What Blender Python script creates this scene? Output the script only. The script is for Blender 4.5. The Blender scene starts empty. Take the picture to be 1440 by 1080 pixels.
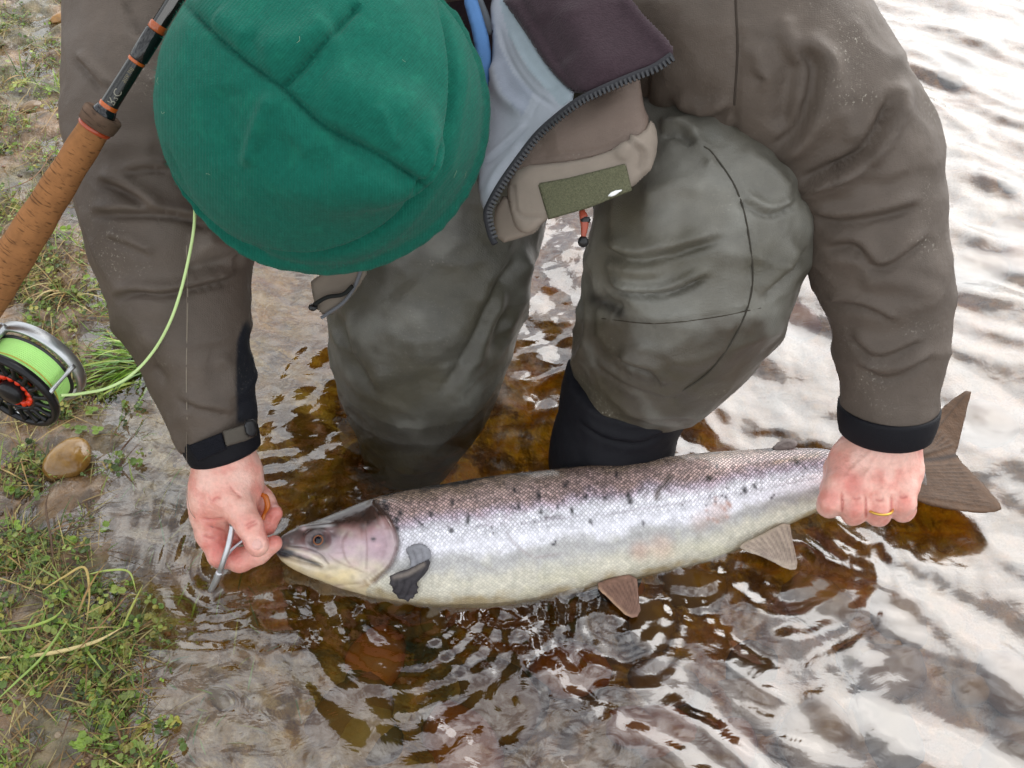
import bpy, math, random
import numpy as np
from mathutils import Vector

# ------------------------------------------------------------------ camera, light, exposure
H = 0.79; PITCH = math.radians(47.0); F = 1400.0
SC = bpy.context.scene; COL = SC.collection
cam_d = bpy.data.cameras.new('camera'); cam = bpy.data.objects.new('camera', cam_d); COL.objects.link(cam)
cam.location = (0, 0, H); cam.rotation_euler = (math.pi/2 - PITCH, 0, 0)
cam_d.sensor_width = 36; cam_d.lens = 36*F/1440; cam_d.clip_start = 0.02; cam_d.clip_end = 400
SC.camera = cam
SUN_EL = math.radians(36); SUN_AZ = math.radians(38)      # azimuth from +y (away from camera) towards +x
sun_d = bpy.data.lights.new('sun', 'SUN'); sun = bpy.data.objects.new('sun', sun_d); COL.objects.link(sun)
sun_d.energy = 1.0; sun_d.angle = math.radians(54); sun_d.color = (1.0, 0.975, 0.94)
sdir = Vector((math.sin(SUN_AZ)*math.cos(SUN_EL), math.cos(SUN_AZ)*math.cos(SUN_EL), math.sin(SUN_EL)))
sun.rotation_euler = sdir.to_track_quat('Z', 'Y').to_euler(); sun.location = sdir*5
SC.view_settings.view_transform = 'Standard'; SC.view_settings.look = 'None'
SC.view_settings.exposure = 0.86; SC.view_settings.gamma = 1.0
try: SC.view_settings.use_curve_mapping = False
except Exception: pass
SC.cycles.use_denoising = True
SC.cycles.max_bounces = 8; SC.cycles.transparent_max_bounces = 16; SC.cycles.volume_bounces = 0
SC.cycles.glossy_bounces = 3; SC.cycles.sample_clamp_indirect = 4.0
W = bpy.data.worlds.new('World'); SC.world = W; W.use_nodes = True
nt = W.node_tree; nt.nodes.clear()
def wn(t, **k):
    n = nt.nodes.new(t)
    for a, b in k.items(): setattr(n, a, b)
    return n
sky = wn('ShaderNodeTexSky', sky_type='NISHITA', sun_disc=False, sun_elevation=SUN_EL, sun_rotation=SUN_AZ, dust_density=1.5, air_density=1.0)
hs = wn('ShaderNodeHueSaturation'); hs.inputs['Saturation'].default_value = 0.35; hs.inputs['Value'].default_value = 1.0
tc = wn('ShaderNodeTexCoord'); mp = wn('ShaderNodeMapping'); mp.inputs['Scale'].default_value = (1, 1, 2.2)
no = wn('ShaderNodeTexNoise'); no.inputs['Scale'].default_value = 4.0; no.inputs['Detail'].default_value = 6; no.inputs['Roughness'].default_value = 0.6
cr = wn('ShaderNodeValToRGB'); cr.color_ramp.elements[0].position = 0.38; cr.color_ramp.elements[1].position = 0.62
cr.color_ramp.elements[0].color = (0, 0, 0, 1); cr.color_ramp.elements[1].color = (1, 1, 1, 1)
mx = wn('ShaderNodeMix', data_type='RGBA'); mx.inputs['B'].default_value = (12.2, 12.4, 12.5, 1)
bg = wn('ShaderNodeBackground'); bg.inputs['Strength'].default_value = 0.11; wo = wn('ShaderNodeOutputWorld')
mul = wn('ShaderNodeMath', operation='MULTIPLY'); mul.inputs[1].default_value = 0.9
L = nt.links.new
L(sky.outputs[0], hs.inputs['Color']); L(tc.outputs['Generated'], mp.inputs[0]); L(mp.outputs[0], no.inputs['Vector'])
L(no.outputs['Fac'], cr.inputs[0]); L(cr.outputs[0], mul.inputs[0]); L(mul.outputs[0], mx.inputs['Factor'])
L(hs.outputs[0], mx.inputs['A']); L(mx.outputs['Result'], bg.inputs['Color']); L(bg.outputs[0], wo.inputs[0])

# ------------------------------------------------------------------ numeric helpers
sP, cP = math.sin(PITCH), math.cos(PITCH)
CP = np.array([0, 0, H]); FW = np.array([0, cP, -sP]); UP = np.array([0, sP, cP]); RT = np.array([1., 0, 0])
def P(px, py, d):
    return CP + d*FW + (px-720)/F*d*RT - (py-540)/F*d*UP
def PA(a):
    a = np.asarray(a, float); d = a[:, 2:3]
    return CP + d*FW + (a[:, 0:1]-720)/F*d*RT - (a[:, 1:2]-540)/F*d*UP
def Wd(px, py, z=0.0):                      # depth at which a pixel's ray meets height z
    return (H-z)/(sP + (py-540)/F*cP)
def Wp(px, py, z=0.0): return P(px, py, Wd(px, py, z))
def proj(V):
    q = V-CP; d = q@FW
    return 720+F*(q@RT)/d, 540-F*(q@UP)/d, d
def lin(r, g, b):
    f = lambda c: (c/255/12.92) if c <= 10 else ((c/255+0.055)/1.055)**2.4
    return np.array([f(r), f(g), f(b)])
_rs = np.random.RandomState(7)
_perm = _rs.permutation(256).astype(np.int32); _perm = np.concatenate([_perm, _perm, _perm])
_g = _rs.normal(size=(256, 3)).astype(np.float32); _g /= np.linalg.norm(_g, axis=1)[:, None]
def perlin(x, y, z=None):
    x = np.asarray(x, np.float32); y = np.asarray(y, np.float32); z = np.zeros_like(x) if z is None else np.asarray(z, np.float32)
    xi = np.floor(x).astype(np.int32); yi = np.floor(y).astype(np.int32); zi = np.floor(z).astype(np.int32)
    xf, yf, zf = x-xi, y-yi, z-zi
    u, v, w = [t*t*t*(t*(t*6-15)+10) for t in (xf, yf, zf)]
    out = 0
    for dx in (0, 1):
        for dy in (0, 1):
            for dz in (0, 1):
                g = _g[_perm[_perm[_perm[(xi+dx) & 255]+((yi+dy) & 255)]+((zi+dz) & 255)]]
                dot = g[..., 0]*(xf-dx)+g[..., 1]*(yf-dy)+g[..., 2]*(zf-dz)
                out = out + dot*(u if dx else 1-u)*(v if dy else 1-v)*(w if dz else 1-w)
    return out*1.5
def fbm(x, y, z=None, o=4, g=0.5):
    s = 0; a = 1.0; k = 1.0
    for i in range(o):
        s = s + a*perlin(x*k+17*i, y*k-9*i, None if z is None else z*k+5*i); a *= g; k *= 2.03
    return s
def crumple(V, sx, sy, amp, seed=0.0):       # sharp-crested cloth wrinkles running round a limb
    x, y, z = V[:, 0]*sx+seed, V[:, 1]*sy, V[:, 2]*sy; w = perlin(x*.7, y*.5, z*.5)*.9
    a = 1-2.2*np.abs(perlin(x+w, y-w, z+w)); b = 1-2.2*np.abs(perlin(x*2.1+w+9, y*2.1, z*2.1-w)); return amp*(np.clip(a, 0, 1)**2*1.0+.4*np.clip(b, 0, 1)**2-.3)
def sstep(a, b, x):
    t = np.clip((x-a)/(b-a), 0, 1); return t*t*(3-2*t)
def cat(pts, n=8):                          # Catmull-Rom through control rows of any width
    p = np.asarray(pts, float); p = np.vstack([2*p[0]-p[1], p, 2*p[-1]-p[-2]]); out = []
    for i in range(1, len(p)-2):
        for t in np.arange(n)/n:
            out.append(0.5*(2*p[i]+(p[i+1]-p[i-1])*t+(2*p[i-1]-5*p[i]+4*p[i+1]-p[i+2])*t*t+(3*p[i]-p[i-1]-3*p[i+1]+p[i+2])*t**3))
    out.append(p[-2]); return np.array(out)
def polyd(x, y, pts):                       # distance to a pixel polyline, running parameter 0..1, side
    pts = np.asarray(pts, float); best = np.full(x.shape, 1e9); tt = np.zeros(x.shape); sd = np.ones(x.shape)
    L = np.r_[0, np.cumsum(np.hypot(*(np.diff(pts[:, :2], axis=0).T)))]; T = L[-1]+1e-9
    for i in range(len(pts)-1):
        ax, ay = pts[i, :2]; bx, by = pts[i+1, :2]; ex, ey = bx-ax, by-ay; l2 = ex*ex+ey*ey+1e-12
        t = np.clip(((x-ax)*ex+(y-ay)*ey)/l2, 0, 1); dx = x-ax-t*ex; dy = y-ay-t*ey; d = np.hypot(dx, dy)
        m = d < best; best = np.where(m, d, best); tt = np.where(m, (L[i]+t*math.sqrt(l2))/T, tt); sd = np.where(m, np.sign(ex*dy-ey*dx), sd)
    return best, tt, sd

# ------------------------------------------------------------------ mesh container
class Msh:
    def __init__(s, V, Fc, col=None):
        s.V = np.asarray(V, float); s.F = Fc; s.at = {}
        if col is not None: s.paint(col)
        elif len(s.V): s.col = np.ones((len(s.V), 3))*0.5
    def paint(s, c): s.col = np.tile(np.asarray(c, float), (len(s.V), 1)); return s
    def normals(s):
        n = np.zeros_like(s.V)
        for f in ([s.F] if isinstance(s.F, np.ndarray) else [np.array([g for g in s.F if len(g) == k]) for k in (3, 4)]):
            if len(f) == 0: continue
            if f.shape[1] == 4: fn = np.cross(s.V[f[:, 2]]-s.V[f[:, 0]], s.V[f[:, 3]]-s.V[f[:, 1]])
            else: fn = np.cross(s.V[f[:, 1]]-s.V[f[:, 0]], s.V[f[:, 2]]-s.V[f[:, 0]])
            for k in range(f.shape[1]): np.add.at(n, f[:, k], fn)
        return n/(np.linalg.norm(n, axis=1)[:, None]+1e-12)
    def front(s):                            # how much each vertex looks towards the photographer's side
        s.N = s.normals(); v = CP-s.V; v /= np.linalg.norm(v, axis=1)[:, None]
        s.fr = np.clip((s.N*v).sum(1)*2.5+0.15, 0, 1); s.px, s.py, s.d = proj(s.V); s.dsp = np.zeros(len(s.V)); return s
    def st(s, pts, w, depth, kind='g', ends=0.15, n=6):
        p = cat(pts, n) if len(pts) > 2 else np.asarray(pts, float)
        x0, y0 = p[:, :2].min(0)-4*w; x1, y1 = p[:, :2].max(0)+4*w
        m = (s.px > x0) & (s.px < x1) & (s.py > y0) & (s.py < y1) & (s.fr > 0)
        if not m.any(): return
        b, t, sd = polyd(s.px[m], s.py[m], p); tp = np.clip(np.minimum(t, 1-t)/max(ends, 1e-3), 0, 1) if ends > 0 else 1
        q = b/w
        if kind == 'g': pr = -np.exp(-q*q)
        elif kind == 'r': pr = np.exp(-q*q)
        else:                                # fold: crest on the left-hand side of the line, crease on the other
            x = sd*q; pr = 0.9*np.exp(-((x+0.9)/1.1)**2)-np.exp(-((x-0.25)/0.55)**2)
        s.dsp[m] += depth*pr*tp*s.fr[m]
    def apply(s): s.V = s.V+s.N*s.dsp[:, None]; s.dsp[:] = 0; return s
    def tint(s, w, c):
        w = np.clip(w, 0, 1)[:, None]; s.col = s.col*(1-w)+np.asarray(c, float)*w
    def line(s, pts, w, c, k=1.0, ends=0, n=6):
        p = cat(pts, n) if len(pts) > 2 else np.asarray(pts, float); b, t, sd = polyd(s.px, s.py, p)
        tp = np.clip(np.minimum(t, 1-t)/max(ends, 1e-3), 0, 1) if ends > 0 else 1
        s.tint(np.exp(-(b/w)**2)*k*tp*(s.fr > 0), c)
    def spot(s, x, y, r, c, k=1.0, ry=None):
        ry = ry or r; s.tint(k*np.exp(-(((s.px-x)/r)**2+((s.py-y)/ry)**2)**1.5)*(s.fr > 0), c)

def to_obj(name, m, mat, parent=None, smooth=True, uv=None):
    me = bpy.data.meshes.new(name); Fc = m.F
    if isinstance(Fc, np.ndarray):
        me.vertices.add(len(m.V)); me.vertices.foreach_set('co', m.V.astype(np.float32).ravel())
        k = Fc.shape[1]; me.loops.add(Fc.size); me.loops.foreach_set('vertex_index', Fc.astype(np.int32).ravel())
        me.polygons.add(len(Fc)); me.polygons.foreach_set('loop_start', np.arange(0, Fc.size, k, dtype=np.int32))
        me.update(calc_edges=True)
    else:
        me.from_pydata([tuple(v) for v in m.V], [], [tuple(int(i) for i in f) for f in Fc]); me.update()
    me.polygons.foreach_set('use_smooth', np.full(len(me.polygons), smooth))
    a = me.attributes.new('tint', 'FLOAT_COLOR', 'POINT')
    a.data.foreach_set('color', np.c_[m.col, np.ones(len(m.col))].astype(np.float32).ravel())
    for k, v in m.at.items():
        a = me.attributes.new(k, 'FLOAT', 'POINT'); a.data.foreach_set('value', np.asarray(v, np.float32))
    me.materials.append(mat); o = bpy.data.objects.new(name, me); COL.objects.link(o)
    if parent is not None:
        o.parent = parent; o.matrix_parent_inverse = PINV.get(parent.name) or parent.matrix_world.inverted()
    return o
PINV = {}
def empty(name, loc):
    o = bpy.data.objects.new(name, None); COL.objects.link(o); o.location = loc; o.empty_display_size = 0.05
    from mathutils import Matrix
    PINV[o.name] = Matrix.Translation(Vector(loc)).inverted(); return o
def tag(o, label=None, cat_=None, group=None, kind=None):
    for k, v in (('label', label), ('category', cat_), ('group', group), ('kind', kind)):
        if v: o[k] = v
    return o
def subdiv(m, lv=1):                         # smooth subdivision, evaluated once
    me = bpy.data.meshes.new('t'); me.vertices.add(len(m.V)); me.vertices.foreach_set('co', m.V.astype(np.float32).ravel())
    me.loops.add(m.F.size); me.loops.foreach_set('vertex_index', m.F.astype(np.int32).ravel()); me.polygons.add(len(m.F))
    me.polygons.foreach_set('loop_start', np.arange(0, m.F.size, 4, dtype=np.int32)); me.update(calc_edges=True)
    o = bpy.data.objects.new('t', me); COL.objects.link(o); s = o.modifiers.new('s', 'SUBSURF'); s.levels = lv
    dg = bpy.context.evaluated_depsgraph_get(); dg.update(); e = o.evaluated_get(dg).data
    V = np.empty(len(e.vertices)*3, np.float32); e.vertices.foreach_get('co', V); Fc = np.empty(len(e.loops), np.int32); e.loops.foreach_get('vertex_index', Fc)
    bpy.data.objects.remove(o); bpy.data.meshes.remove(me)
    return Msh(V.reshape(-1, 3), Fc.reshape(-1, 4))
def relax(m, it=2, k=.5):                    # even out a quad mesh after the folds are pressed in
    a = np.concatenate([m.F[:, 0], m.F[:, 1], m.F[:, 2], m.F[:, 3]]); b = np.concatenate([m.F[:, 1], m.F[:, 2], m.F[:, 3], m.F[:, 0]]); n = len(m.V); c = np.bincount(a, minlength=n)+np.bincount(b, minlength=n)
    for _ in range(it):
        s = np.stack([np.bincount(a, m.V[b, i], n)+np.bincount(b, m.V[a, i], n) for i in range(3)], 1)/np.maximum(c, 1)[:, None]; m.V = m.V*(1-k)+s*k
def join(ms):
    V = []; Fc = []; C = []; n = 0
    for m in ms: V.append(m.V); Fc += [[int(i)+n for i in f] for f in m.F]; C.append(m.col); n += len(m.V)
    r = Msh(np.vstack(V), Fc); r.col = np.vstack(C); return r
def joinq(ms):                               # quads only, arrays
    V = []; Fc = []; C = []; n = 0
    for m in ms: V.append(m.V); Fc.append(np.asarray(m.F)+n); C.append(m.col); n += len(m.V)
    r = Msh(np.vstack(V), np.vstack(Fc)); r.col = np.vstack(C); return r

# ------------------------------------------------------------------ implicit solids (rounded tapering limbs blended smoothly)
class Field:
    def __init__(s, lo, hi, h):
        s.lo = np.asarray(lo, float); s.h = h; s.n = np.ceil((np.asarray(hi)-s.lo)/h).astype(int)+1
        s.f = np.full(s.n, 0.5, np.float32); s.ax = [s.lo[i]+h*np.arange(s.n[i]) for i in range(3)]
    def win(s, lo, hi):
        a = np.clip(np.floor((lo-s.lo)/s.h).astype(int), 0, s.n); b = np.clip(np.ceil((hi-s.lo)/s.h).astype(int)+1, 0, s.n)
        sl = tuple(slice(a[i], b[i]) for i in range(3)); g = np.meshgrid(*[s.ax[i][sl[i]] for i in range(3)], indexing='ij', sparse=True); return sl, g
    def blend(s, sl, d, k, sub=False):
        o = s.f[sl]; d = d.astype(np.float32)
        if sub: hh = np.maximum(k-np.abs(o+d), 0)/k; s.f[sl] = np.maximum(o, -d)+hh*hh*k*0.25
        else: hh = np.maximum(k-np.abs(o-d), 0)/k; s.f[sl] = np.minimum(o, d)-hh*hh*k*0.25
    def cone(s, a, b, ra, rb, k=0.01, sub=False):
        a = np.asarray(a, float); b = np.asarray(b, float); mg = max(ra, rb)+k+3*s.h
        sl, (X, Y, Z) = s.win(np.minimum(a, b)-mg, np.maximum(a, b)+mg)
        if min(X.shape[0], Y.shape[1], Z.shape[2]) == 0: return
        e = b-a; l2 = e@e+1e-12
        t = np.clip(((X-a[0])*e[0]+(Y-a[1])*e[1]+(Z-a[2])*e[2])/l2, 0, 1)
        d = np.sqrt((X-a[0]-t*e[0])**2+(Y-a[1]-t*e[1])**2+(Z-a[2]-t*e[2])**2)-(ra+(rb-ra)*t)
        s.blend(sl, d, k, sub)
    def chain(s, pts, k=0.01):               # rows of world x,y,z,r
        for p, q in zip(pts[:-1], pts[1:]): s.cone(p[:3], q[:3], p[3], q[3], k)
    def ell(s, c, ax, r, k=0.01, sub=False):  # ellipsoid: rows of ax are its axes
        c = np.asarray(c, float); ax = np.asarray(ax, float); mg = max(r)+k+3*s.h
        sl, (X, Y, Z) = s.win(c-mg, c+mg)
        if min(X.shape[0], Y.shape[1], Z.shape[2]) == 0: return
        q = [((X-c[0])*a[0]+(Y-c[1])*a[1]+(Z-c[2])*a[2])/rr for a, rr in zip(ax, r)]
        k0 = np.sqrt(q[0]**2+q[1]**2+q[2]**2); k1 = np.sqrt(sum((qq/rr)**2 for qq, rr in zip(q, r)))+1e-9
        s.blend(sl, k0*(k0-1)/k1, k, sub)
    def cut(s, p, n, k=0.003):               # keep the side away from n
        n = np.asarray(n, float)/np.linalg.norm(n); g = np.meshgrid(*s.ax, indexing='ij', sparse=True)
        d = (g[0]-p[0])*n[0]+(g[1]-p[1])*n[1]+(g[2]-p[2])*n[2]; s.f = np.maximum(s.f, d.astype(np.float32))
    def mesh(s):
        f = s.f.copy()
        for i in range(3):                   # close at the border
            sl = [slice(None)]*3
            for e in (0, -1): sl[i] = e; f[tuple(sl)] = np.maximum(f[tuple(sl)], s.h*0.3)
        I = f < 0; c = np.zeros(tuple(s.n-1), np.uint8)
        for i in (0, 1):
            for j in (0, 1):
                for k in (0, 1): c += I[i:s.n[0]-1+i, j:s.n[1]-1+j, k:s.n[2]-1+k]
        cells = np.argwhere((c > 0) & (c < 8)); idx = np.full(tuple(s.n-1), -1, np.int64); idx[tuple(cells.T)] = np.arange(len(cells))
        acc = np.zeros((len(cells), 3)); cnt = np.zeros(len(cells))
        for ax in range(3):
            for a in (0, 1):
                for b in (0, 1):
                    o = [0, 0, 0]; oth = [i for i in range(3) if i != ax]; o[oth[0]] = a; o[oth[1]] = b; o = np.array(o)
                    p = cells+o; q = p.copy(); q[:, ax] += 1; fp = f[tuple(p.T)]; fq = f[tuple(q.T)]; m = (fp < 0) != (fq < 0)
                    t = np.where(m, fp/np.where(m, fp-fq, 1), 0); pt = np.tile(o.astype(float), (len(cells), 1)); pt[:, ax] += t
                    acc[m] += pt[m]; cnt[m] += 1
        V = s.lo+s.h*(cells+acc/cnt[:, None]); Fs = []
        for ax in range(3):
            u, v = (ax+1) % 3, (ax+2) % 3
            A = np.take(I, range(0, s.n[ax]-1), ax); B = np.take(I, range(1, s.n[ax]), ax)
            e = np.argwhere(A != B); e = e[(e[:, u] > 0) & (e[:, v] > 0) & (e[:, u] < s.n[u]-1) & (e[:, v] < s.n[v]-1)]
            if not len(e): continue
            def at(du, dv):
                q = e.copy(); q[:, u] += du; q[:, v] += dv; return idx[tuple(q.T)]
            q = np.stack([at(-1, -1), at(0, -1), at(0, 0), at(-1, 0)], 1); ins = A[tuple(e.T)]
            q[~ins] = q[~ins][:, ::-1]; Fs.append(q)
        return Msh(V, np.vstack(Fs))

# ------------------------------------------------------------------ other shapes
def frame_of(t):
    t = t/np.linalg.norm(t); a = np.array([0, 0, 1.]) if abs(t[2]) < 0.9 else np.array([1., 0, 0]); u = np.cross(t, a); u /= np.linalg.norm(u); return u, np.cross(t, u)
def tube(pts, r, seg=10, n=6, col=(.5, .5, .5), flat=1.0, cap=True):
    p = np.asarray(pts, float); r = np.full(len(p), r) if np.isscalar(r) else np.asarray(r, float)
    q = cat(np.c_[p, r], n) if n > 1 else np.c_[p, r]; c = q[:, :3]; r = np.maximum(q[:, 3], 1e-5); t = np.gradient(c, axis=0); V = []; u = None
    for i in range(len(c)):
        ti = t[i]/(np.linalg.norm(t[i])+1e-12)
        if u is None: u, w = frame_of(ti)
        else: u = u-ti*(u@ti); u /= np.linalg.norm(u); w = np.cross(ti, u)
        a = np.arange(seg)/seg*2*np.pi; V.append(c[i]+r[i]*(np.cos(a)[:, None]*u*flat+np.sin(a)[:, None]*w))
    V = np.vstack(V); m = len(c); i, j = np.meshgrid(np.arange(m-1), np.arange(seg), indexing='ij'); j2 = (j+1) % seg
    Fc = np.stack([i*seg+j, i*seg+j2, (i+1)*seg+j2, (i+1)*seg+j], -1).reshape(-1, 4).tolist()
    if cap: Fc += [list(range(seg))[::-1], [(m-1)*seg+k for k in range(seg)]]
    return Msh(V, Fc, col)
def lathe(prof, p0, ax, seg=32, col=(.5, .5, .5), closed=False):
    ax = np.asarray(ax, float)/np.linalg.norm(ax); u, w = frame_of(ax); a = np.arange(seg)/seg*2*np.pi; V = []
    for (h, r) in prof: V.append(np.asarray(p0)+ax*h+r*(np.cos(a)[:, None]*u+np.sin(a)[:, None]*w))
    m = len(prof); Fc = []
    for i in range(m if closed else m-1):
        for j in range(seg): j2 = (j+1) % seg; i2 = (i+1) % m; Fc.append([i*seg+j, i*seg+j2, i2*seg+j2, i2*seg+j])
    return Msh(np.vstack(V), Fc, col)
def tps(ctrl):
    c = np.asarray(ctrl, float); n = len(c); s = 200.0; X = c[:, :2]/s
    R = lambda a, b: (lambda r: r*r*np.log(r+1e-9))(np.sqrt(((a[:, None]-b[None])**2).sum(-1)))
    if n < 4:
        A = np.c_[X, np.ones(n)]; w = np.linalg.lstsq(A, c[:, 2], rcond=None)[0]; return lambda x, y: x/s*w[0]+y/s*w[1]+w[2]
    Pm = np.c_[np.ones(n), X]; A = np.block([[R(X, X)+1e-3*np.eye(n), Pm], [Pm.T, np.zeros((3, 3))]]); w = np.linalg.solve(A, np.r_[c[:, 2], 0, 0, 0])
    def f(x, y):
        sh = np.shape(x); q = np.c_[np.ravel(x), np.ravel(y)]/s; return (R(q, X)@w[:n]+w[n]+q@w[n+1:]).reshape(sh)
    return f
def psd(x, y, poly):
    p = np.vstack([poly, poly[:1]]); b, _, _ = polyd(x, y, p); ins = np.zeros(x.shape, bool)
    for (x0, y0), (x1, y1) in zip(p[:-1], p[1:]):
        c = ((y0 > y) != (y1 > y)) & (x < (x1-x0)*(y-y0)/(y1-y0+1e-12)+x0); ins ^= c
    return np.where(ins, -b, b)
def near(x, y, poly):                        # closest boundary point
    p = np.vstack([poly, poly[:1]]); best = np.full(x.shape, 1e9); bx = x.copy(); by = y.copy()
    for (x0, y0), (x1, y1) in zip(p[:-1], p[1:]):
        ex, ey = x1-x0, y1-y0; t = np.clip(((x-x0)*ex+(y-y0)*ey)/(ex*ex+ey*ey+1e-12), 0, 1); qx = x0+t*ex; qy = y0+t*ey; d = np.hypot(x-qx, y-qy)
        m = d < best; best = np.where(m, d, best); bx = np.where(m, qx, bx); by = np.where(m, qy, by)
    return bx, by
def panel(poly, ctrl, T=0.003, step=4, rnd=10, sm=2, col=(.5, .5, .5), back=1.0):
    """a cloth or fin sheet with a real thickness and a rolled edge; outline and depths given as seen from the photographer"""
    p = np.asarray(poly, float)
    for _ in range(sm):
        q = np.roll(p, -1, 0); p = np.stack([p*.75+q*.25, p*.25+q*.75], 1).reshape(-1, 2)
    df = ctrl if callable(ctrl) else tps(ctrl)
    x = np.arange(p[:, 0].min()-step, p[:, 0].max()+2*step, step); y = np.arange(p[:, 1].min()-step, p[:, 1].max()+2*step, step)
    X, Y = np.meshgrid(x, y, indexing='ij'); D = psd(X, Y, p); C = (D[:-1, :-1] < 0).astype(int)+(D[1:, :-1] < 0)+(D[1:, 1:] < 0)+(D[:-1, 1:] < 0)
    cells = np.argwhere(C >= 2); use = np.zeros(X.shape, bool)
    for a, b in ((0, 0), (1, 0), (1, 1), (0, 1)): use[cells[:, 0]+a, cells[:, 1]+b] = True
    out = use & (D > -step*0.35); nx, ny = near(X[out], Y[out], p); X = X.copy(); Y = Y.copy(); X[out] = nx; Y[out] = ny; D = D.copy(); D[out] = 0
    idx = np.full(X.shape, -1); ids = np.argwhere(use); idx[tuple(ids.T)] = np.arange(len(ids)); N = len(ids)
    xs, ys, ds = X[use], Y[use], np.clip(-D[use], 0, None); dd = df(xs, ys); pr = np.sqrt(np.clip(1-(1-np.clip(ds/rnd, 0, 1))**2, 0, 1))
    top = PA(np.c_[xs, ys, dd-T*pr]); bot = PA(np.c_[xs, ys, dd+T*back*pr+2e-5])
    q = np.stack([idx[cells[:, 0], cells[:, 1]], idx[cells[:, 0]+1, cells[:, 1]], idx[cells[:, 0]+1, cells[:, 1]+1], idx[cells[:, 0], cells[:, 1]+1]], 1)
    edge = out[use]; mp = np.arange(N); mp2 = np.where(edge, mp, mp+N)
    m = Msh(np.vstack([top, bot]), np.vstack([q[:, ::-1], mp2[q]]), col); m.edge = np.r_[np.clip(ds/rnd, 0, 1), np.clip(ds/rnd, 0, 1)]
    return m
def blob(c, r, seed, sub=3, amp=0.15, fr=1.5, col=(.5, .5, .5), flat=0.6):
    import bmesh
    bm = bmesh.new(); bmesh.ops.create_icosphere(bm, subdivisions=sub, radius=1); V = np.array([v.co[:] for v in bm.verts]); Fc = np.array([[v.index for v in f.verts] for f in bm.faces]); bm.free()
    n = fbm(V[:, 0]*fr+seed*3.1, V[:, 1]*fr, V[:, 2]*fr+seed, 3); V = V*(1+amp*n[:, None]); r = np.asarray(r, float)*np.ones(3)
    a = seed*1.7; R = np.array([[math.cos(a), -math.sin(a), 0], [math.sin(a), math.cos(a), 0], [0, 0, 1]])
    return Msh((V*r)@R.T+np.asarray(c), Fc, col)
# ------------------------------------------------------------------ materials
def mat(name, rough=0.6, spec=0.5, var=0.12, vs=60, bump=0.2, bs=300, bd=0.001, metal=0.0, sheen=0.0, sss=0.0, coat=0.0, extra=None, vdet=5):
    m = bpy.data.materials.new(name); m.use_nodes = True; t = m.node_tree; N = t.nodes; N.clear(); K = t.links.new
    o = N.new('ShaderNodeOutputMaterial'); b = N.new('ShaderNodeBsdfPrincipled'); K(b.outputs[0], o.inputs[0])
    a = N.new('ShaderNodeAttribute'); a.attribute_name = 'tint'; tc = N.new('ShaderNodeTexCoord')
    n = N.new('ShaderNodeTexNoise'); n.inputs['Scale'].default_value = vs; n.inputs['Detail'].default_value = vdet; n.inputs['Roughness'].default_value = 0.65; K(tc.outputs['Object'], n.inputs['Vector'])
    mr = N.new('ShaderNodeMapRange'); mr.inputs[1].default_value = 0.25; mr.inputs[2].default_value = 0.75; mr.inputs[3].default_value = 1-var; mr.inputs[4].default_value = 1+var; K(n.outputs['Fac'], mr.inputs[0])
    vm = N.new('ShaderNodeVectorMath'); vm.operation = 'SCALE'; K(a.outputs['Color'], vm.inputs[0]); K(mr.outputs[0], vm.inputs['Scale']); K(vm.outputs[0], b.inputs['Base Color'])
    b.inputs['Roughness'].default_value = rough; b.inputs['Specular IOR Level'].default_value = spec; b.inputs['Metallic'].default_value = metal
    b.inputs['Sheen Weight'].default_value = sheen; b.inputs['Coat Weight'].default_value = coat; b.inputs['Coat Roughness'].default_value = 0.12
    if sss: b.inputs['Subsurface Weight'].default_value = sss; b.inputs['Subsurface Radius'].default_value = (1, .35, .2); b.inputs['Subsurface Scale'].default_value = 0.004
    n2 = N.new('ShaderNodeTexNoise'); n2.inputs['Scale'].default_value = bs; n2.inputs['Detail'].default_value = 3; K(tc.outputs['Object'], n2.inputs['Vector'])
    bp = N.new('ShaderNodeBump'); bp.inputs['Strength'].default_value = bump; bp.inputs['Distance'].default_value = bd; K(n2.outputs['Fac'], bp.inputs['Height']); K(bp.outputs[0], b.inputs['Normal'])
    if extra: extra(t, N, K, b, vm, bp, tc, mr)
    return m
def attr(N, name):
    a = N.new('ShaderNodeAttribute'); a.attribute_name = name; return a
def knit(t, N, K, b, vm, bp, tc, mr):
    a = attr(N, 'rib'); s = N.new('ShaderNodeMath'); s.operation = 'SINE'; K(a.outputs['Fac'], s.inputs[0])
    c = attr(N, 'course'); s2 = N.new('ShaderNodeMath'); s2.operation = 'SINE'; K(c.outputs['Fac'], s2.inputs[0])
    ad = N.new('ShaderNodeMath'); ad.operation = 'MULTIPLY_ADD'; K(s2.outputs[0], ad.inputs[0]); ad.inputs[1].default_value = 0.15; K(s.outputs[0], ad.inputs[2])
    b2 = N.new('ShaderNodeBump'); b2.inputs['Strength'].default_value = 0.3; b2.inputs['Distance'].default_value = 0.0004; K(ad.outputs[0], b2.inputs['Height']); K(bp.outputs[0], b2.inputs['Normal']); K(b2.outputs[0], b.inputs['Normal'])
    m2 = N.new('ShaderNodeMapRange'); m2.inputs[1].default_value = -1.2; m2.inputs[2].default_value = 1.2; m2.inputs[3].default_value = 0.95; m2.inputs[4].default_value = 1.03; K(ad.outputs[0], m2.inputs[0])
    v2 = N.new('ShaderNodeVectorMath'); v2.operation = 'SCALE'; K(vm.outputs[0], v2.inputs[0]); K(m2.outputs[0], v2.inputs['Scale']); K(v2.outputs[0], b.inputs['Base Color'])
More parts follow.
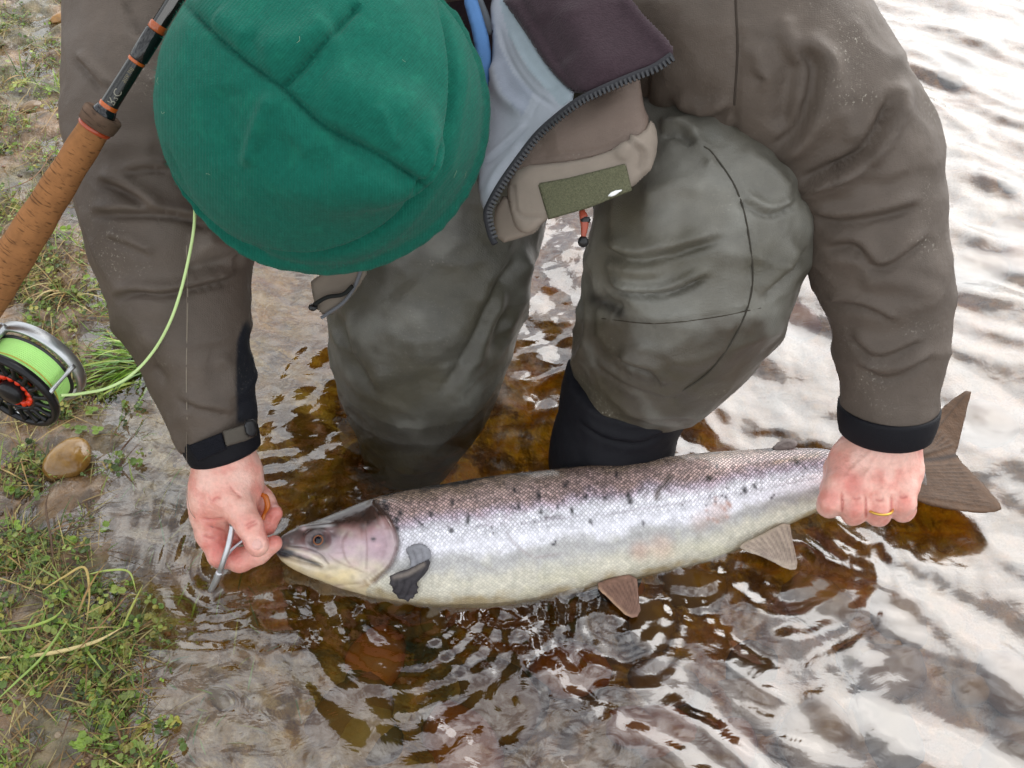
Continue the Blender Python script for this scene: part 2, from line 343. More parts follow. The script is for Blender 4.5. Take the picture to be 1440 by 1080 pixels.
def weave(t, N, K, b, vm, bp, tc, mr):
    w = N.new('ShaderNodeTexVoronoi'); w.inputs['Scale'].default_value = 850; w.inputs['Randomness'].default_value = 0.5; K(tc.outputs['Object'], w.inputs['Vector'])
    b2 = N.new('ShaderNodeBump'); b2.inputs['Strength'].default_value = 0.5; b2.inputs['Distance'].default_value = 0.0005; K(w.outputs['Distance'], b2.inputs['Height']); K(bp.outputs[0], b2.inputs['Normal']); K(b2.outputs[0], b.inputs['Normal'])
    # small pale scuffs and dried splashes
    n = N.new('ShaderNodeTexNoise'); n.inputs['Scale'].default_value = 420; n.inputs['Detail'].default_value = 6; n.inputs['Roughness'].default_value = 0.7; K(tc.outputs['Object'], n.inputs['Vector'])
    g = N.new('ShaderNodeTexNoise'); g.inputs['Scale'].default_value = 14; K(tc.outputs['Object'], g.inputs['Vector'])
    r = N.new('ShaderNodeMapRange'); r.inputs[1].default_value = 0.58; r.inputs[2].default_value = 0.70; K(n.outputs['Fac'], r.inputs[0])
    r2 = N.new('ShaderNodeMapRange'); r2.inputs[1].default_value = 0.56; r2.inputs[2].default_value = 0.80; K(g.outputs['Fac'], r2.inputs[0])
    mu = N.new('ShaderNodeMath'); mu.operation = 'MULTIPLY'; K(r.outputs[0], mu.inputs[0]); K(r2.outputs[0], mu.inputs[1])
    wt = attr(N, 'scuff'); ad = N.new('ShaderNodeMath'); ad.operation = 'MULTIPLY'; K(r.outputs[0], ad.inputs[0]); K(wt.outputs['Fac'], ad.inputs[1])
    mm = N.new('ShaderNodeMath'); mm.operation = 'ADD'; mm.use_clamp = True; K(mu.outputs[0], mm.inputs[0]); K(ad.outputs[0], mm.inputs[1])
    x = N.new('ShaderNodeMix'); x.data_type = 'RGBA'; x.inputs['B'].default_value = (.5, .46, .38, 1); K(mm.outputs[0], x.inputs['Factor']); K(vm.outputs[0], x.inputs['A']); K(x.outputs['Result'], b.inputs['Base Color'])
def cork(t, N, K, b, vm, bp, tc, mr):
    w = N.new('ShaderNodeTexNoise'); w.inputs['Scale'].default_value = 1.0; w.inputs['Detail'].default_value = 5; a = N.new('ShaderNodeUVMap')
    mp = N.new('ShaderNodeMapping'); mp.inputs['Rotation'].default_value = (0, 0.997, -0.2); mp.inputs['Scale'].default_value = (70, 70, 70)
    at = attr(N, 'axial'); cx = N.new('ShaderNodeCombineXYZ'); at2 = attr(N, 'around'); m1 = N.new('ShaderNodeMath'); m1.operation = 'MULTIPLY'; m1.inputs[1].default_value = 620; K(at.outputs['Fac'], m1.inputs[0])
    K(m1.outputs[0], cx.inputs[0]); m2 = N.new('ShaderNodeMath'); m2.operation = 'MULTIPLY'; m2.inputs[1].default_value = 90; K(at2.outputs['Fac'], m2.inputs[0]); K(m2.outputs[0], cx.inputs[1]); K(cx.outputs[0], w.inputs['Vector'])
    r = N.new('ShaderNodeMapRange'); r.inputs[1].default_value = 0.56; r.inputs[2].default_value = 0.66; r.inputs[3].default_value = 1; r.inputs[4].default_value = 0.45; K(w.outputs['Fac'], r.inputs[0])
    v2 = N.new('ShaderNodeVectorMath'); v2.operation = 'SCALE'; K(vm.outputs[0], v2.inputs[0]); K(r.outputs[0], v2.inputs['Scale']); K(v2.outputs[0], b.inputs['Base Color'])
    b2 = N.new('ShaderNodeBump'); b2.inputs['Strength'].default_value = 0.6; b2.inputs['Distance'].default_value = 0.0008; K(r.outputs[0], b2.inputs['Height']); K(b2.outputs[0], b.inputs['Normal'])
def scales(t, N, K, b, vm, bp, tc, mr):
    a = attr(N, 'su'); c = attr(N, 'sv'); k = attr(N, 'samt'); cx = N.new('ShaderNodeCombineXYZ'); K(a.outputs['Fac'], cx.inputs[0]); K(c.outputs['Fac'], cx.inputs[1])
    v = N.new('ShaderNodeTexVoronoi'); v.voronoi_dimensions = '2D'; v.inputs['Scale'].default_value = 1.0; v.inputs['Randomness'].default_value = 0.38; K(cx.outputs[0], v.inputs['Vector'])
    e = N.new('ShaderNodeTexVoronoi'); e.voronoi_dimensions = '2D'; e.feature = 'DISTANCE_TO_EDGE'; e.inputs['Scale'].default_value = 1.0; e.inputs['Randomness'].default_value = 0.38; K(cx.outputs[0], e.inputs['Vector'])
    r = N.new('ShaderNodeMapRange'); r.inputs[1].default_value = 0.0; r.inputs[2].default_value = 0.22; K(e.outputs['Distance'], r.inputs[0])
    # edge darkening of each scale, scaled by samt
    m = N.new('ShaderNodeMath'); m.operation = 'SUBTRACT'; m.inputs[0].default_value = 1; K(r.outputs[0], m.inputs[1])
    m2 = N.new('ShaderNodeMath'); m2.operation = 'MULTIPLY'; K(m.outputs[0], m2.inputs[0]); K(k.outputs['Fac'], m2.inputs[1])
    m3 = N.new('ShaderNodeMath'); m3.operation = 'MULTIPLY'; m3.inputs[1].default_value = 0.85; K(m2.outputs[0], m3.inputs[0])
    m4 = N.new('ShaderNodeMath'); m4.operation = 'SUBTRACT'; m4.inputs[0].default_value = 1; K(m3.outputs[0], m4.inputs[1])
    hs = N.new('ShaderNodeSeparateColor'); K(v.outputs['Color'], hs.inputs[0])
    q = N.new('ShaderNodeMapRange'); q0 = N.new('ShaderNodeMath'); q0.operation = 'MULTIPLY_ADD'; q1 = N.new('ShaderNodeMath'); q1.operation = 'SUBTRACT'; q1.inputs[1].default_value = .5; K(hs.outputs[0], q1.inputs[0]); K(q1.outputs[0], q0.inputs[0]); K(k.outputs['Fac'], q0.inputs[1]); q0.inputs[2].default_value = .5; q.inputs[3].default_value = 0.55; q.inputs[4].default_value = 1.45; K(q0.outputs[0], q.inputs[0])
    mm = N.new('ShaderNodeMath'); mm.operation = 'MULTIPLY'; K(m4.outputs[0], mm.inputs[0]); K(q.outputs[0], mm.inputs[1])
    v2 = N.new('ShaderNodeVectorMath'); v2.operation = 'SCALE'; K(vm.outputs[0], v2.inputs[0]); K(mm.outputs[0], v2.inputs['Scale']); K(v2.outputs[0], b.inputs['Base Color'])
    hh = N.new('ShaderNodeMath'); hh.operation = 'MULTIPLY'; K(r.outputs[0], hh.inputs[0]); K(k.outputs['Fac'], hh.inputs[1])
    b2 = N.new('ShaderNodeBump'); b2.inputs['Strength'].default_value = 0.8; b2.inputs['Distance'].default_value = 0.0009; K(hh.outputs[0], b2.inputs['Height']); K(bp.outputs[0], b2.inputs['Normal']); K(b2.outputs[0], b.inputs['Normal'])
    mt = attr(N, 'metal'); K(mt.outputs['Fac'], b.inputs['Metallic'])

M_beanie = mat('green_knit_wool', rough=0.95, spec=0.15, var=0.16, vs=220, bump=0.5, bs=900, bd=0.0014, sheen=0.06, extra=knit)
M_jacket = mat('waterproof_jacket_fabric', rough=0.58, spec=0.35, var=0.17, vs=30, vdet=9, bump=0.4, bs=120, bd=0.002, extra=weave)
M_wader = mat('wader_fabric', rough=0.40, spec=0.5, var=0.26, vs=24, vdet=9, bump=0.4, bs=120, bd=0.0015, extra=weave)
M_cloth = mat('plain_cloth', rough=0.8, spec=0.2, var=0.08, vs=60, bump=0.3, bs=700, bd=0.0006)
M_fleece = mat('fleece', rough=1.0, spec=0.1, var=0.18, vs=260, bump=0.6, bs=700, bd=0.0012, sheen=0.12)
M_velcro = mat('hook_and_loop_tape', rough=0.95, spec=0.2, var=0.45, vs=900, bump=1.0, bs=1200, bd=0.0012)
M_neo = mat('black_neoprene', rough=0.6, spec=0.2, var=0.2, vs=500, bump=0.5, bs=1100, bd=0.0008)
M_plastic = mat('moulded_plastic', rough=0.35, spec=0.5, var=0.05)
M_skin = mat('wet_skin', rough=0.33, spec=0.5, var=0.12, vs=260, bump=0.75, bs=480, bd=0.0007, sss=0.10, coat=0.25)
M_metal = mat('brushed_metal', rough=0.38, metal=1.0, var=0.08, vs=80, bump=0.1)
M_anod = mat('anodised_dark_metal', rough=0.3, metal=0.6, var=0.1, vs=80, bump=0.1)
M_gloss = mat('glossy_lacquer', rough=0.12, spec=0.6, var=0.05, bump=0.05)
M_cork = mat('cork', rough=0.8, spec=0.2, var=0.25, vs=90, extra=cork)
M_line = mat('coated_fly_line', rough=0.4, spec=0.5, var=0.06)
M_fish = mat('salmon_skin', rough=0.24, spec=0.7, var=0.2, vs=90, bump=0.25, bs=420, bd=0.0008, coat=0.5, extra=scales)
M_fin = mat('fin_membrane', rough=0.55, spec=0.22, var=0.3, vs=160, bump=0.5, bs=400)
M_eye = mat('fish_eye', rough=0.12, spec=0.4, var=0.02, coat=0.3)
M_stone = mat('wet_stone', rough=0.22, spec=0.5, var=0.28, vs=45, bump=0.35, bs=150, bd=0.002, coat=0.35)
M_leaf = mat('leaf', rough=0.38, spec=0.5, var=0.2, vs=200, bump=0.2)
M_straw = mat('dead_grass', rough=0.5, spec=0.4, var=0.25, vs=200, bump=0.3)
def wetmud(t, N, K, b, vm, bp, tc, mr):
    n = N.new('ShaderNodeTexNoise'); n.inputs['Scale'].default_value = 55; n.inputs['Detail'].default_value = 4; K(tc.outputs['Object'], n.inputs['Vector'])
    r = N.new('ShaderNodeMapRange'); r.inputs[1].default_value = 0.4; r.inputs[2].default_value = 0.62; r.inputs[3].default_value = 0.08; r.inputs[4].default_value = 0.5; K(n.outputs['Fac'], r.inputs[0]); K(r.outputs[0], b.inputs['Roughness'])
M_ground = mat('wet_mud_and_river_bed', rough=0.3, spec=0.7, coat=0.4, var=0.45, vs=70, bump=0.7, bs=190, bd=0.004, vdet=8, extra=wetmud)
def water_mat():
    m = bpy.data.materials.new('peaty_water'); m.use_nodes = True; t = m.node_tree; N = t.nodes; N.clear(); K = t.links.new
    o = N.new('ShaderNodeOutputMaterial'); mixs = N.new('ShaderNodeMixShader'); tr = N.new('ShaderNodeBsdfTransparent'); gl = N.new('ShaderNodeBsdfGlossy')
    tc = N.new('ShaderNodeTexCoord'); mp = N.new('ShaderNodeMapping'); mp.inputs['Scale'].default_value = (1, 1.5, 1); K(tc.outputs['Object'], mp.inputs[0])
    n = N.new('ShaderNodeTexNoise'); n.inputs['Scale'].default_value = 30; n.inputs['Detail'].default_value = 3; n.inputs['Distortion'].default_value = 0.8; K(mp.outputs[0], n.inputs['Vector'])
    bp = N.new('ShaderNodeBump'); bp.inputs['Strength'].default_value = 0.4; bp.inputs['Distance'].default_value = 0.0018; K(n.outputs['Fac'], bp.inputs['Height'])
    sx_ = N.new('ShaderNodeSeparateXYZ'); K(tc.outputs['Object'], sx_.inputs[0]); rg = N.new('ShaderNodeMapRange'); rg.inputs[1].default_value = -.05; rg.inputs[2].default_value = .75; rg.inputs[3].default_value = .045; rg.inputs[4].default_value = .27; K(sx_.outputs[0], rg.inputs[0]); K(rg.outputs[0], gl.inputs['Roughness']); K(bp.outputs[0], gl.inputs['Normal'])
    ge = N.new('ShaderNodeNewGeometry'); dt = N.new('ShaderNodeVectorMath'); dt.operation = 'DOT_PRODUCT'; K(ge.outputs['Incoming'], dt.inputs[0]); K(bp.outputs[0], dt.inputs[1])
    ab = N.new('ShaderNodeMath'); ab.operation = 'ABSOLUTE'; K(dt.outputs['Value'], ab.inputs[0]); su = N.new('ShaderNodeMath'); su.operation = 'SUBTRACT'; su.inputs[0].default_value = 1; su.use_clamp = True; K(ab.outputs[0], su.inputs[1])
    pw = N.new('ShaderNodeMath'); pw.operation = 'POWER'; pw.inputs[1].default_value = 4.0; K(su.outputs[0], pw.inputs[0])
    ma = N.new('ShaderNodeMath'); ma.operation = 'MULTIPLY_ADD'; ma.inputs[1].default_value = 0.92; ma.inputs[2].default_value = 0.16; ma.use_clamp = True; K(pw.outputs[0], ma.inputs[0])
    K(ma.outputs[0], mixs.inputs[0]); K(tr.outputs[0], mixs.inputs[1]); K(gl.outputs[0], mixs.inputs[2]); K(mixs.outputs[0], o.inputs['Surface'])
    va = N.new('ShaderNodeVolumeAbsorption'); va.inputs['Color'].default_value = (0.80, 0.70, 0.18, 1); va.inputs['Density'].default_value = 14.5; K(va.outputs[0], o.inputs['Volume'])
    return m
M_water = water_mat()
# ------------------------------------------------------------------ the setting: river bed + muddy bank as one sheet, and the water
def graded(lo, hi, a, b, h, gr=1.12):        # fine spacing h inside a..b, growing outside
    v = list(np.arange(a, b+h/2, h)); s = h
    while v[-1] < hi: s *= gr; v.append(v[-1]+s)
    s = h; u = []
    x = v[0]
    while x > lo: s *= gr; x -= s; u.append(x)
    return np.array(u[::-1]+v)
def shore(y): return -0.300-(y-0.366)*0.335+0.02*np.sin(y*9)+0.012*np.sin(y*31+1)
def zground(x, y):
    s = shore(y)+0.018*fbm(x*9, y*9, None, 3); t = x-s
    bank = 0.015*(1-np.exp(np.minimum(t, 0)/0.14))+0.02*np.clip(-t-0.4, 0, 9)
    bed = -0.165*(1-np.exp(-np.maximum(t, 0)/0.26))+0.03*sstep(.6, 1.4, t)
    n = fbm(x*14, y*14, None, 4); rough = 0.0125*n+0.0035*fbm(x*60+5, y*60, None, 3)
    far = np.clip((np.abs(x)-3)/10, 0, 1)
    return np.where(t < 0, bank+rough*(0.9+np.clip(-t*2, 0, .6))-0.003, bed+rough*(1+0.4*sstep(0, .3, t))-0.003)-0*far
def grid_mesh(xs, ys, zf):
    X, Y = np.meshgrid(xs, ys, indexing='ij'); Z = zf(X, Y); nx, ny = X.shape; i, j = np.meshgrid(np.arange(nx-1), np.arange(ny-1), indexing='ij')
    Fc = np.stack([i*ny+j, (i+1)*ny+j, (i+1)*ny+j+1, i*ny+j+1], -1).reshape(-1, 4); return Msh(np.c_[X.ravel(), Y.ravel(), Z.ravel()], Fc)
gx = graded(-60, 60, -1.15, 1.5, 0.007); gy = graded(-3, 90, 0.1, 2.2, 0.007)
g = grid_mesh(gx, gy, zground); x, y, z = g.V.T
t = x-shore(y); c = np.tile(lin(122, 92, 58), (len(x), 1)); n1 = fbm(x*22, y*22, None, 4); n2 = fbm(x*7+9, y*7, None, 3); n3 = fbm(x*50, y*50+3, None, 3)
def mixc(c, w, k): w = np.clip(w, 0, 1)[:, None]; return c*(1-w)+np.asarray(k)*w
c = mixc(c, sstep(0.0, .5, n1)*.7, lin(96, 74, 42)); c = mixc(c, sstep(.0, .4, n2)*.7*(t < .06), lin(78, 80, 38)); c = mixc(c, sstep(.25, .5, fbm(x*30+3, y*30, None, 4))*.7, lin(56, 44, 30)); c = mixc(c, sstep(.15, .5, n3)*.6, lin(60, 46, 28))
c = mixc(c, sstep(.1, .6, -n3)*.35, lin(170, 148, 118))
cb = np.tile(lin(146, 112, 66), (len(x), 1)); cb = mixc(cb, sstep(-.1, .4, n2), lin(184, 126, 62)); cb = mixc(cb, sstep(0, .4, n1)*.8, lin(110, 76, 40)); cb = mixc(cb, sstep(.1, .4, n3)*.6, lin(205, 160, 105))
g.col = c*(1-sstep(-.02, .12, t)[:, None])+cb*.62*sstep(-.02, .12, t)[:, None]
ground = to_obj('river_bed_and_bank', g, M_ground); tag(ground, kind='structure')

RC = []                                      # centres of ring ripples: x, y, amplitude, wavelength, reach
for (px, py, a, wl, rc) in ((590, 560, .0007, .030, .16), (875, 640, .0008, .026, .16), (390, 745, .0008, .022, .13), (330, 790, .0006, .018, .08), (1120, 800, .0009, .022, .13), (1215, 735, .0008, .020, .10),
                            (880, 870, .0007, .018, .10), (560, 850, .0007, .020, .14), (700, 860, .0006, .024, .16), (800, 650, .0004, .02, .06), (980, 800, .0006, .018, .09)):
    w = Wp(px, py); RC.append((w[0], w[1], a, wl, rc))
def zwater(x, y):
    wx = x+0.03*perlin(x*6, y*6); wy = y+0.03*perlin(x*6+7, y*6+3); rs = np.random.RandomState(3); z = 0*x
    right = sstep(-.35, .55, x-0.1*(y-.6))+0.25; calm = 0.30+0.7*sstep(-.25, .35, x-shore(y)-.12)
    for i in range(26):                      # the current comes from the far left and runs to the near right
        lam = 0.034*2**(rs.rand()*2.7); th = math.radians(40+rs.normal()*17); k = 2*np.pi/lam; ph = rs.rand()*6.28
        z = z+0.00011*(lam/.04)**0.9*np.sin(k*(wx*math.sin(th)+wy*math.cos(th))+ph)*right*2.1
    z = z*calm+0.0022*calm*fbm(wx*9, wy*15, None, 3, .5)+0.0010*fbm(x*26+wy*14, wy*34-x*12, None, 4, .55)*calm
    for (cx, cy, a, wl, rc) in RC:
        r = np.hypot(wx-cx, (wy-cy)); z = z+a*np.sin(2*np.pi*r/wl)*np.exp(-(r/rc)**2)*0.7*sstep(0, .02, r)
    far = 1-sstep(3, 8, np.hypot(x, y)); return z*far*(1-0.0*x)
wx_ = graded(-59, 59, -0.62, 1.15, 0.0036, 1.07); wy_ = graded(-2.9, 89, 0.16, 1.6, 0.0036, 1.05)
w = grid_mesh(wx_, wy_, zwater); nx, ny = len(wx_), len(wy_)
rim = np.r_[np.arange(nx)*ny, (nx-1)*ny+np.arange(1, ny), (np.arange(nx-1)[::-1])*ny+ny-1, np.arange(1, ny-1)[::-1]]
n0 = len(w.V); low = w.V[rim].copy(); low[:, 2] = -0.5; V = np.vstack([w.V, low]); m = len(rim)
side = np.array([[rim[i], n0+i, n0+(i+1) % m, rim[(i+1) % m]] for i in range(m)])
cen = np.array([[0, 30., -.5]]); V = np.vstack([V, cen]); ci = len(V)-1
bot = np.array([[n0+(i+2) % m, n0+(i+1) % m, n0+i, ci] for i in range(0, m, 2)]) if m % 2 == 0 else np.array([[n0+(i+1) % m, n0+i, ci, ci] for i in range(m)])
w2 = Msh(V, np.vstack([w.F, side, bot]), (1, 1, 1)); water = to_obj('river_water', w2, M_water); tag(water, kind='structure')

# ------------------------------------------------------------------ stones
rnd = random.Random(5); ri = np.random.RandomState(11)
def stone(px, py, r, seed, col, label, group=None, name='stone', lift=0.3, amp=.12):
    p = Wp(px, py, 0); zz = float(zground(p[0:1], p[1:2])[0]); r = np.array(r)
    m = blob((0, 0, 0), r, seed, 4, amp, 1.2, col); o = to_obj(name, m, M_stone); o.location = (p[0], p[1], max(zz, -0.3)+r[2]*lift); return tag(o, label, 'stone', group)
m = blob((0, 0, 0), (.021, .026, .014), 9, 5, .06, .9, lin(150, 112, 50)); V = m.V; n = fbm(V[:, 0]*60, V[:, 1]*60, V[:, 2]*60, 3); m.tint(sstep(0, .6, n)*.5, lin(105, 72, 30)); m.tint(sstep(.0, .015, -V[:, 1]-.006)*.5, lin(84, 56, 28))
V[:, 0] *= 1-V[:, 1]*9
big = to_obj('stone', m, M_stone); p = Wp(97, 645, .006); big.location = (p[0], p[1], .007); tag(big, 'smooth wet brown egg-shaped stone half sunk in the mud beside the bank', 'stone')
stone(14, 425, (.010, .008, .006), 4, lin(150, 70, 42), 'small brick-red chip of stone on the mud at the left edge above the reel', name='stone')
stone(45, 152, (.017, .012, .007), 6, lin(120, 96, 66), 'flat grey-brown stone in the mud left of the cork grip')
stone(95, 25, (.016, .030, .008), 7, lin(150, 110, 60), 'tan stone poking out of the mud by the top of the sleeve')
stone(300, 960, (.010, .016, .004), 8, lin(96, 74, 44), 'thin brown stone just under the shallow water near the bottom left', lift=.9)
stone(300, 355, (.024, .016, .008), 12, lin(96, 74, 44), 'brown stone in the shallows between the sleeve and the hat')
k = 0; beds = [blob((0, 0, 0), (1, .75, .42), 20+i, 3, .16, 1.1, c_) for i, c_ in enumerate((lin(170, 100, 48)*.7, lin(130, 90, 58)*.7, lin(150, 124, 96)*.8, lin(100, 74, 52)*.7))]
bo = []
for i in range(64):
    for _ in range(30):
        px, py = ri.uniform(330, 1500), ri.uniform(-20, 1120); p = Wp(px, py, -.13)
        if ((px > 960 and not (1130 < px < 1330 and py < 620) and py < 600) or py > 790 or (px > 1180 and py > 740)) and p[0]-shore(p[1]) > .16: break
    s = ri.uniform(.016, .05); b_ = i % 4
    if len(bo) < 4: o = to_obj('river_bed_stone', beds[b_], M_stone); bo.append(o)
    else: o = bo[b_].copy(); COL.objects.link(o)
    zz = float(zground(p[0:1], p[1:2])[0]); o.scale = (s, s, s); o.rotation_euler = (0, 0, ri.uniform(0, 6.28)); o.location = (p[0], p[1], zz+s*.05)
    wh = ('at the upper right beyond the sleeve' if py < 300 else 'between the right-hand sleeve and the right edge' if py < 560 and px > 1300 else 'between the raised knee and the right-hand sleeve' if py < 620 else 'just below the tail fin at the right edge' if px > 1180 and py < 860 else 'in the lower right corner' if px > 1180 else 'below the anal fin near the bottom' if px > 900 else 'under the belly of the salmon near the bottom' if px > 620 else 'below the head of the salmon near the bottom')
    tag(o, ('small' if s < .026 else 'medium' if s < .038 else 'large')+' '+['orange-brown', 'dull brown', 'pale tan', 'dark brown'][b_]+' stone under the water '+wh, 'stone',
        ['orange-brown stones on the river bed', 'dull brown stones on the river bed', 'pale tan stones on the river bed', 'dark brown stones on the river bed'][b_])

# ------------------------------------------------------------------ bank plants
def bankpt(x0=-20, x1=330, y0=-20, y1=1110, tmax=0.01, dens=None):
    while True:
        px, py = ri.uniform(x0, x1), ri.uniform(y0, y1); p = Wp(px, py, .02); t = p[0]-float(shore(p[1]))
        if t > tmax: continue
        if dens is not None and ri.rand() > dens(px, py, p, t): continue
        return p, t
def blade(p, L, w, az, el, bend, col, n=5, twist=0.0):    # tapered, folded, curved leaf
    d = np.array([math.cos(az), math.sin(az), 0]); s = np.array([-d[1], d[0], 0]); V = []; q = np.array(p, float); e = el
    for i in range(n+1):
        f = i/n; ww = w*(1-f**2.2)*(0.6+0.8*min(1, f*3))*.6+1e-5; k = s*math.cos(twist*f)+np.array([0, 0, 1])*math.sin(twist*f)
        V += [q-k*ww, q+np.array([0, 0, -ww*.35]), q+k*ww]; q = q+(d*math.cos(e)+np.array([0, 0, 1])*math.sin(e))*L/n; e -= bend/n
    Fc = []
    for i in range(n):
        a = 3*i; Fc += [[a, a+1, a+4, a+3], [a+1, a+2, a+5, a+4]]
    return Msh(np.array(V), Fc, col)
def batch(ms):
    V = np.vstack([m.V for m in ms]); C = np.vstack([m.col for m in ms]); off = np.cumsum([0]+[len(m.V) for m in ms[:-1]])
    Fc = np.vstack([np.asarray(m.F)+o for m, o in zip(ms, off)]); r = Msh(V, Fc); r.col = C; return r
GR = [lin(98, 124, 40), lin(120, 146, 48), lin(72, 92, 34), lin(140, 154, 70), lin(144, 138, 58)]
ST = [lin(176, 150, 92), lin(150, 118, 66), lin(120, 88, 50), lin(186, 170, 110), lin(96, 66, 44)]
# small round-leaved plants: every leaf a cupped six-sided face on a short stalk
lv = []
def dens(px, py, p, t):
    n = float(fbm(np.array([p[0]*13]), np.array([p[1]*13+4]), None, 3)[0]); bare = math.exp(-(((px-150)/90)**2+((py-690)/75)**2))+math.exp(-(((px-60)/70)**2+((py-985)/40)**2))*.9
    return max(0.03, min(1, .42+n*1.5))*(1-.95*min(1, bare))*(1 if t < -.012 else .35)
for i in range(2000):
    p, t = bankpt(tmax=.03, dens=dens); z0 = max(float(zground(p[0:1], p[1:2])[0]), -.002); k = ri.randint(2, 6); sz = .0009+.0030*ri.rand()**1.8; cc = GR[ri.randint(5)]*ri.uniform(.55, 1.15)
    for j in range(k):
        az = ri.uniform(0, 6.28); rr = sz*ri.uniform(.6, 1.7); c0 = np.array([p[0]+math.cos(az)*rr, p[1]+math.sin(az)*rr, z0+ri.uniform(.002, .009)]); tl = ri.normal(size=3)*.35+np.array([0, 0, 1]); tl /= np.linalg.norm(tl)
        u, w_ = frame_of(tl); a = np.arange(6)/6*2*np.pi; V = c0+sz*(np.cos(a)[:, None]*u*ri.uniform(.75, 1.2)+np.sin(a)[:, None]*w_*.85); V[::2] -= tl*sz*.2
        m = Msh(V, [[0, 1, 2, 3], [0, 3, 4, 5]], cc*ri.uniform(.85, 1.15)); lv.append(m)
tag(to_obj('ground_cover_leaves', batch(lv), M_leaf, smooth=False), kind='stuff')
# moss-like short blades and litter, uncountable
lv = []; dl = []
for i in range(6000):
    p, t = bankpt(tmax=.012, dens=dens); z0 = float(zground(p[0:1], p[1:2])[0])
    if ri.rand() < .45: lv.append(blade((p[0], p[1], z0-.001), ri.uniform(.008, .034), ri.uniform(.0003, .0010), ri.uniform(0, 6.28), ri.uniform(.3, 1.3), ri.uniform(.2, 1.6), GR[ri.randint(5)]*ri.uniform(.5, 1.1), 3))
    else: dl.append(blade((p[0], p[1], z0+.002), ri.uniform(.012, .070)*(.4+.6*ri.rand()), ri.uniform(.0003, .0011), ri.uniform(0, 6.28), ri.uniform(-.03, .28), ri.uniform(0, .6), ST[ri.randint(5)]*ri.uniform(.5, 1), 3))
tag(to_obj('short_grass', batch(lv), M_leaf), kind='stuff'); tag(to_obj('plant_litter', batch(dl), M_straw), kind='stuff')
def tuft(px, py, n, L, az0, spread, w, cols, label, z=None, name='grass_tuft', el=(.5, 1.2), bend=(.6, 1.8), cat_='grass', rad=.008, group=None):
    p = Wp(px, py, .015); z0 = float(zground(p[0:1], p[1:2])[0]) if z is None else z; r = empty(name, (p[0], p[1], z0)); tag(r, label, cat_, group)
    for i in range(n):
        a = az0+ri.normal()*spread; q = (p[0]+ri.normal()*rad, p[1]+ri.normal()*rad, z0-.002)
        m = blade(q, L*ri.uniform(.55, 1.15), w*ri.uniform(.6, 1.2), a, ri.uniform(*el), ri.uniform(*bend), cols[ri.randint(len(cols))]*ri.uniform(.8, 1.15), 7, ri.normal()*.5)
        to_obj('blade', m, M_leaf, r)
    return r
BR = [lin(110, 150, 44), lin(140, 178, 66), lin(88, 130, 40), lin(170, 190, 90)]
tuft(212, 486, 90, .095, math.radians(205), .6, .0024, BR, 'bright green grass tuft leaning left beside the sleeve', rad=.012)
tuft(150, 440, 40, .04, math.radians(200), 1.5, .0012, GR[:4]+ST[:1], 'low mossy green tuft above the bright grass tuft', rad=.02)
tuft(110, 330, 40, .035, math.radians(200), 1.5, .0012, GR[:4]+ST[:1], 'low green tuft halfway up the bank beside the cork grip', rad=.02)
tuft(170, 505, 16, .06, math.radians(235), .4, .0026, BR+[lin(190, 180, 60)], 'short green and yellow grass tuft below the brighter one', rad=.008)
tuft(88, 400, 24, .06, math.radians(250), .9, .0014, ST[:4]+[GR[1]], 'dry straw-coloured grass tuft between the cork grip and the reel', rad=.01)
tuft(30, 95, 26, .05, math.radians(80), 1.6, .0013, GR[:3]+[ST[1]], 'dark green grass tuft near the top left corner', rad=.014)
tuft(75, 120, 20, .045, math.radians(90), 1.2, .0012, GR[:4], 'thin green grass tuft left of the upper sleeve', rad=.01)
tuft(30, 760, 26, .06, math.radians(60), 1.3, .0010, [ST[2], ST[4], GR[2], ST[1]], 'dark tangled rooty tuft at the left edge below the egg-shaped stone', rad=.02, el=(.1, .8))
tuft(110, 860, 22, .07, math.radians(200), 1.4, .0016, [ST[0], GR[3], ST[1], GR[1]], 'mixed straw and green tuft in the lower left of the bank', rad=.012, el=(.15, .8))
tuft(40, 870, 18, .07, math.radians(240), 1.2, .0018, [GR[1], ST[0], GR[3]], 'yellow-green tuft near the left edge under the rooty tuft', rad=.014, el=(.1, .7))
def lying(pts, w, col, label, name='fallen_grass', cat_='grass', z=.014):
    P_ = np.array([Wp(a, b, z) for a, b in pts]); P_[:, 2] = zground(P_[:, 0], P_[:, 1]).clip(0)+z*.7+np.sin(np.arange(len(pts)))*.002
    r = w*.72*np.sin(np.linspace(.35, 3.0, len(pts))); m = tube(P_, r, 6, 6, col, flat=1.0); c0 = m.V.mean(0); V = m.V-c0; V[:, 2] *= .8; m.V = V; o = to_obj(name, m, M_straw if 'dead' in label or 'straw' in label or 'twig' in label else M_leaf); o.location = c0; return tag(o, label, cat_)
lying([(-10, 925), (60, 920), (130, 905), (170, 880)], .0028, lin(205, 185, 130), 'broad pale straw blade lying across the bank at the left edge')
lying([(-5, 890), (40, 885), (75, 870), (92, 855)], .0022, lin(150, 170, 80), 'green blade pointing right just above the broad straw blade')
lying([(0, 985), (25, 960), (60, 925), (90, 880), (95, 872)], .0018, lin(140, 165, 80), 'long green blade slanting up from the lower left edge')
lying([(118, 806), (150, 800), (180, 802), (190, 830)], .0016, lin(165, 180, 90), 'bent green blade arching over the lower bank')
lying([(60, 830), (90, 812), (118, 797), (124, 830), (120, 870)], .0018, lin(190, 165, 100), 'folded dead straw blade in the lower bank')
lying([(170, 880), (185, 850), (200, 820)], .0018, lin(160, 165, 80), 'short yellowish blade by the water in the lower bank')
lying([(95, 935), (130, 895), (170, 845), (180, 830)], .0012, lin(140, 105, 70), 'thin brown twig slanting across the lower bank', 'twig', 'twig')
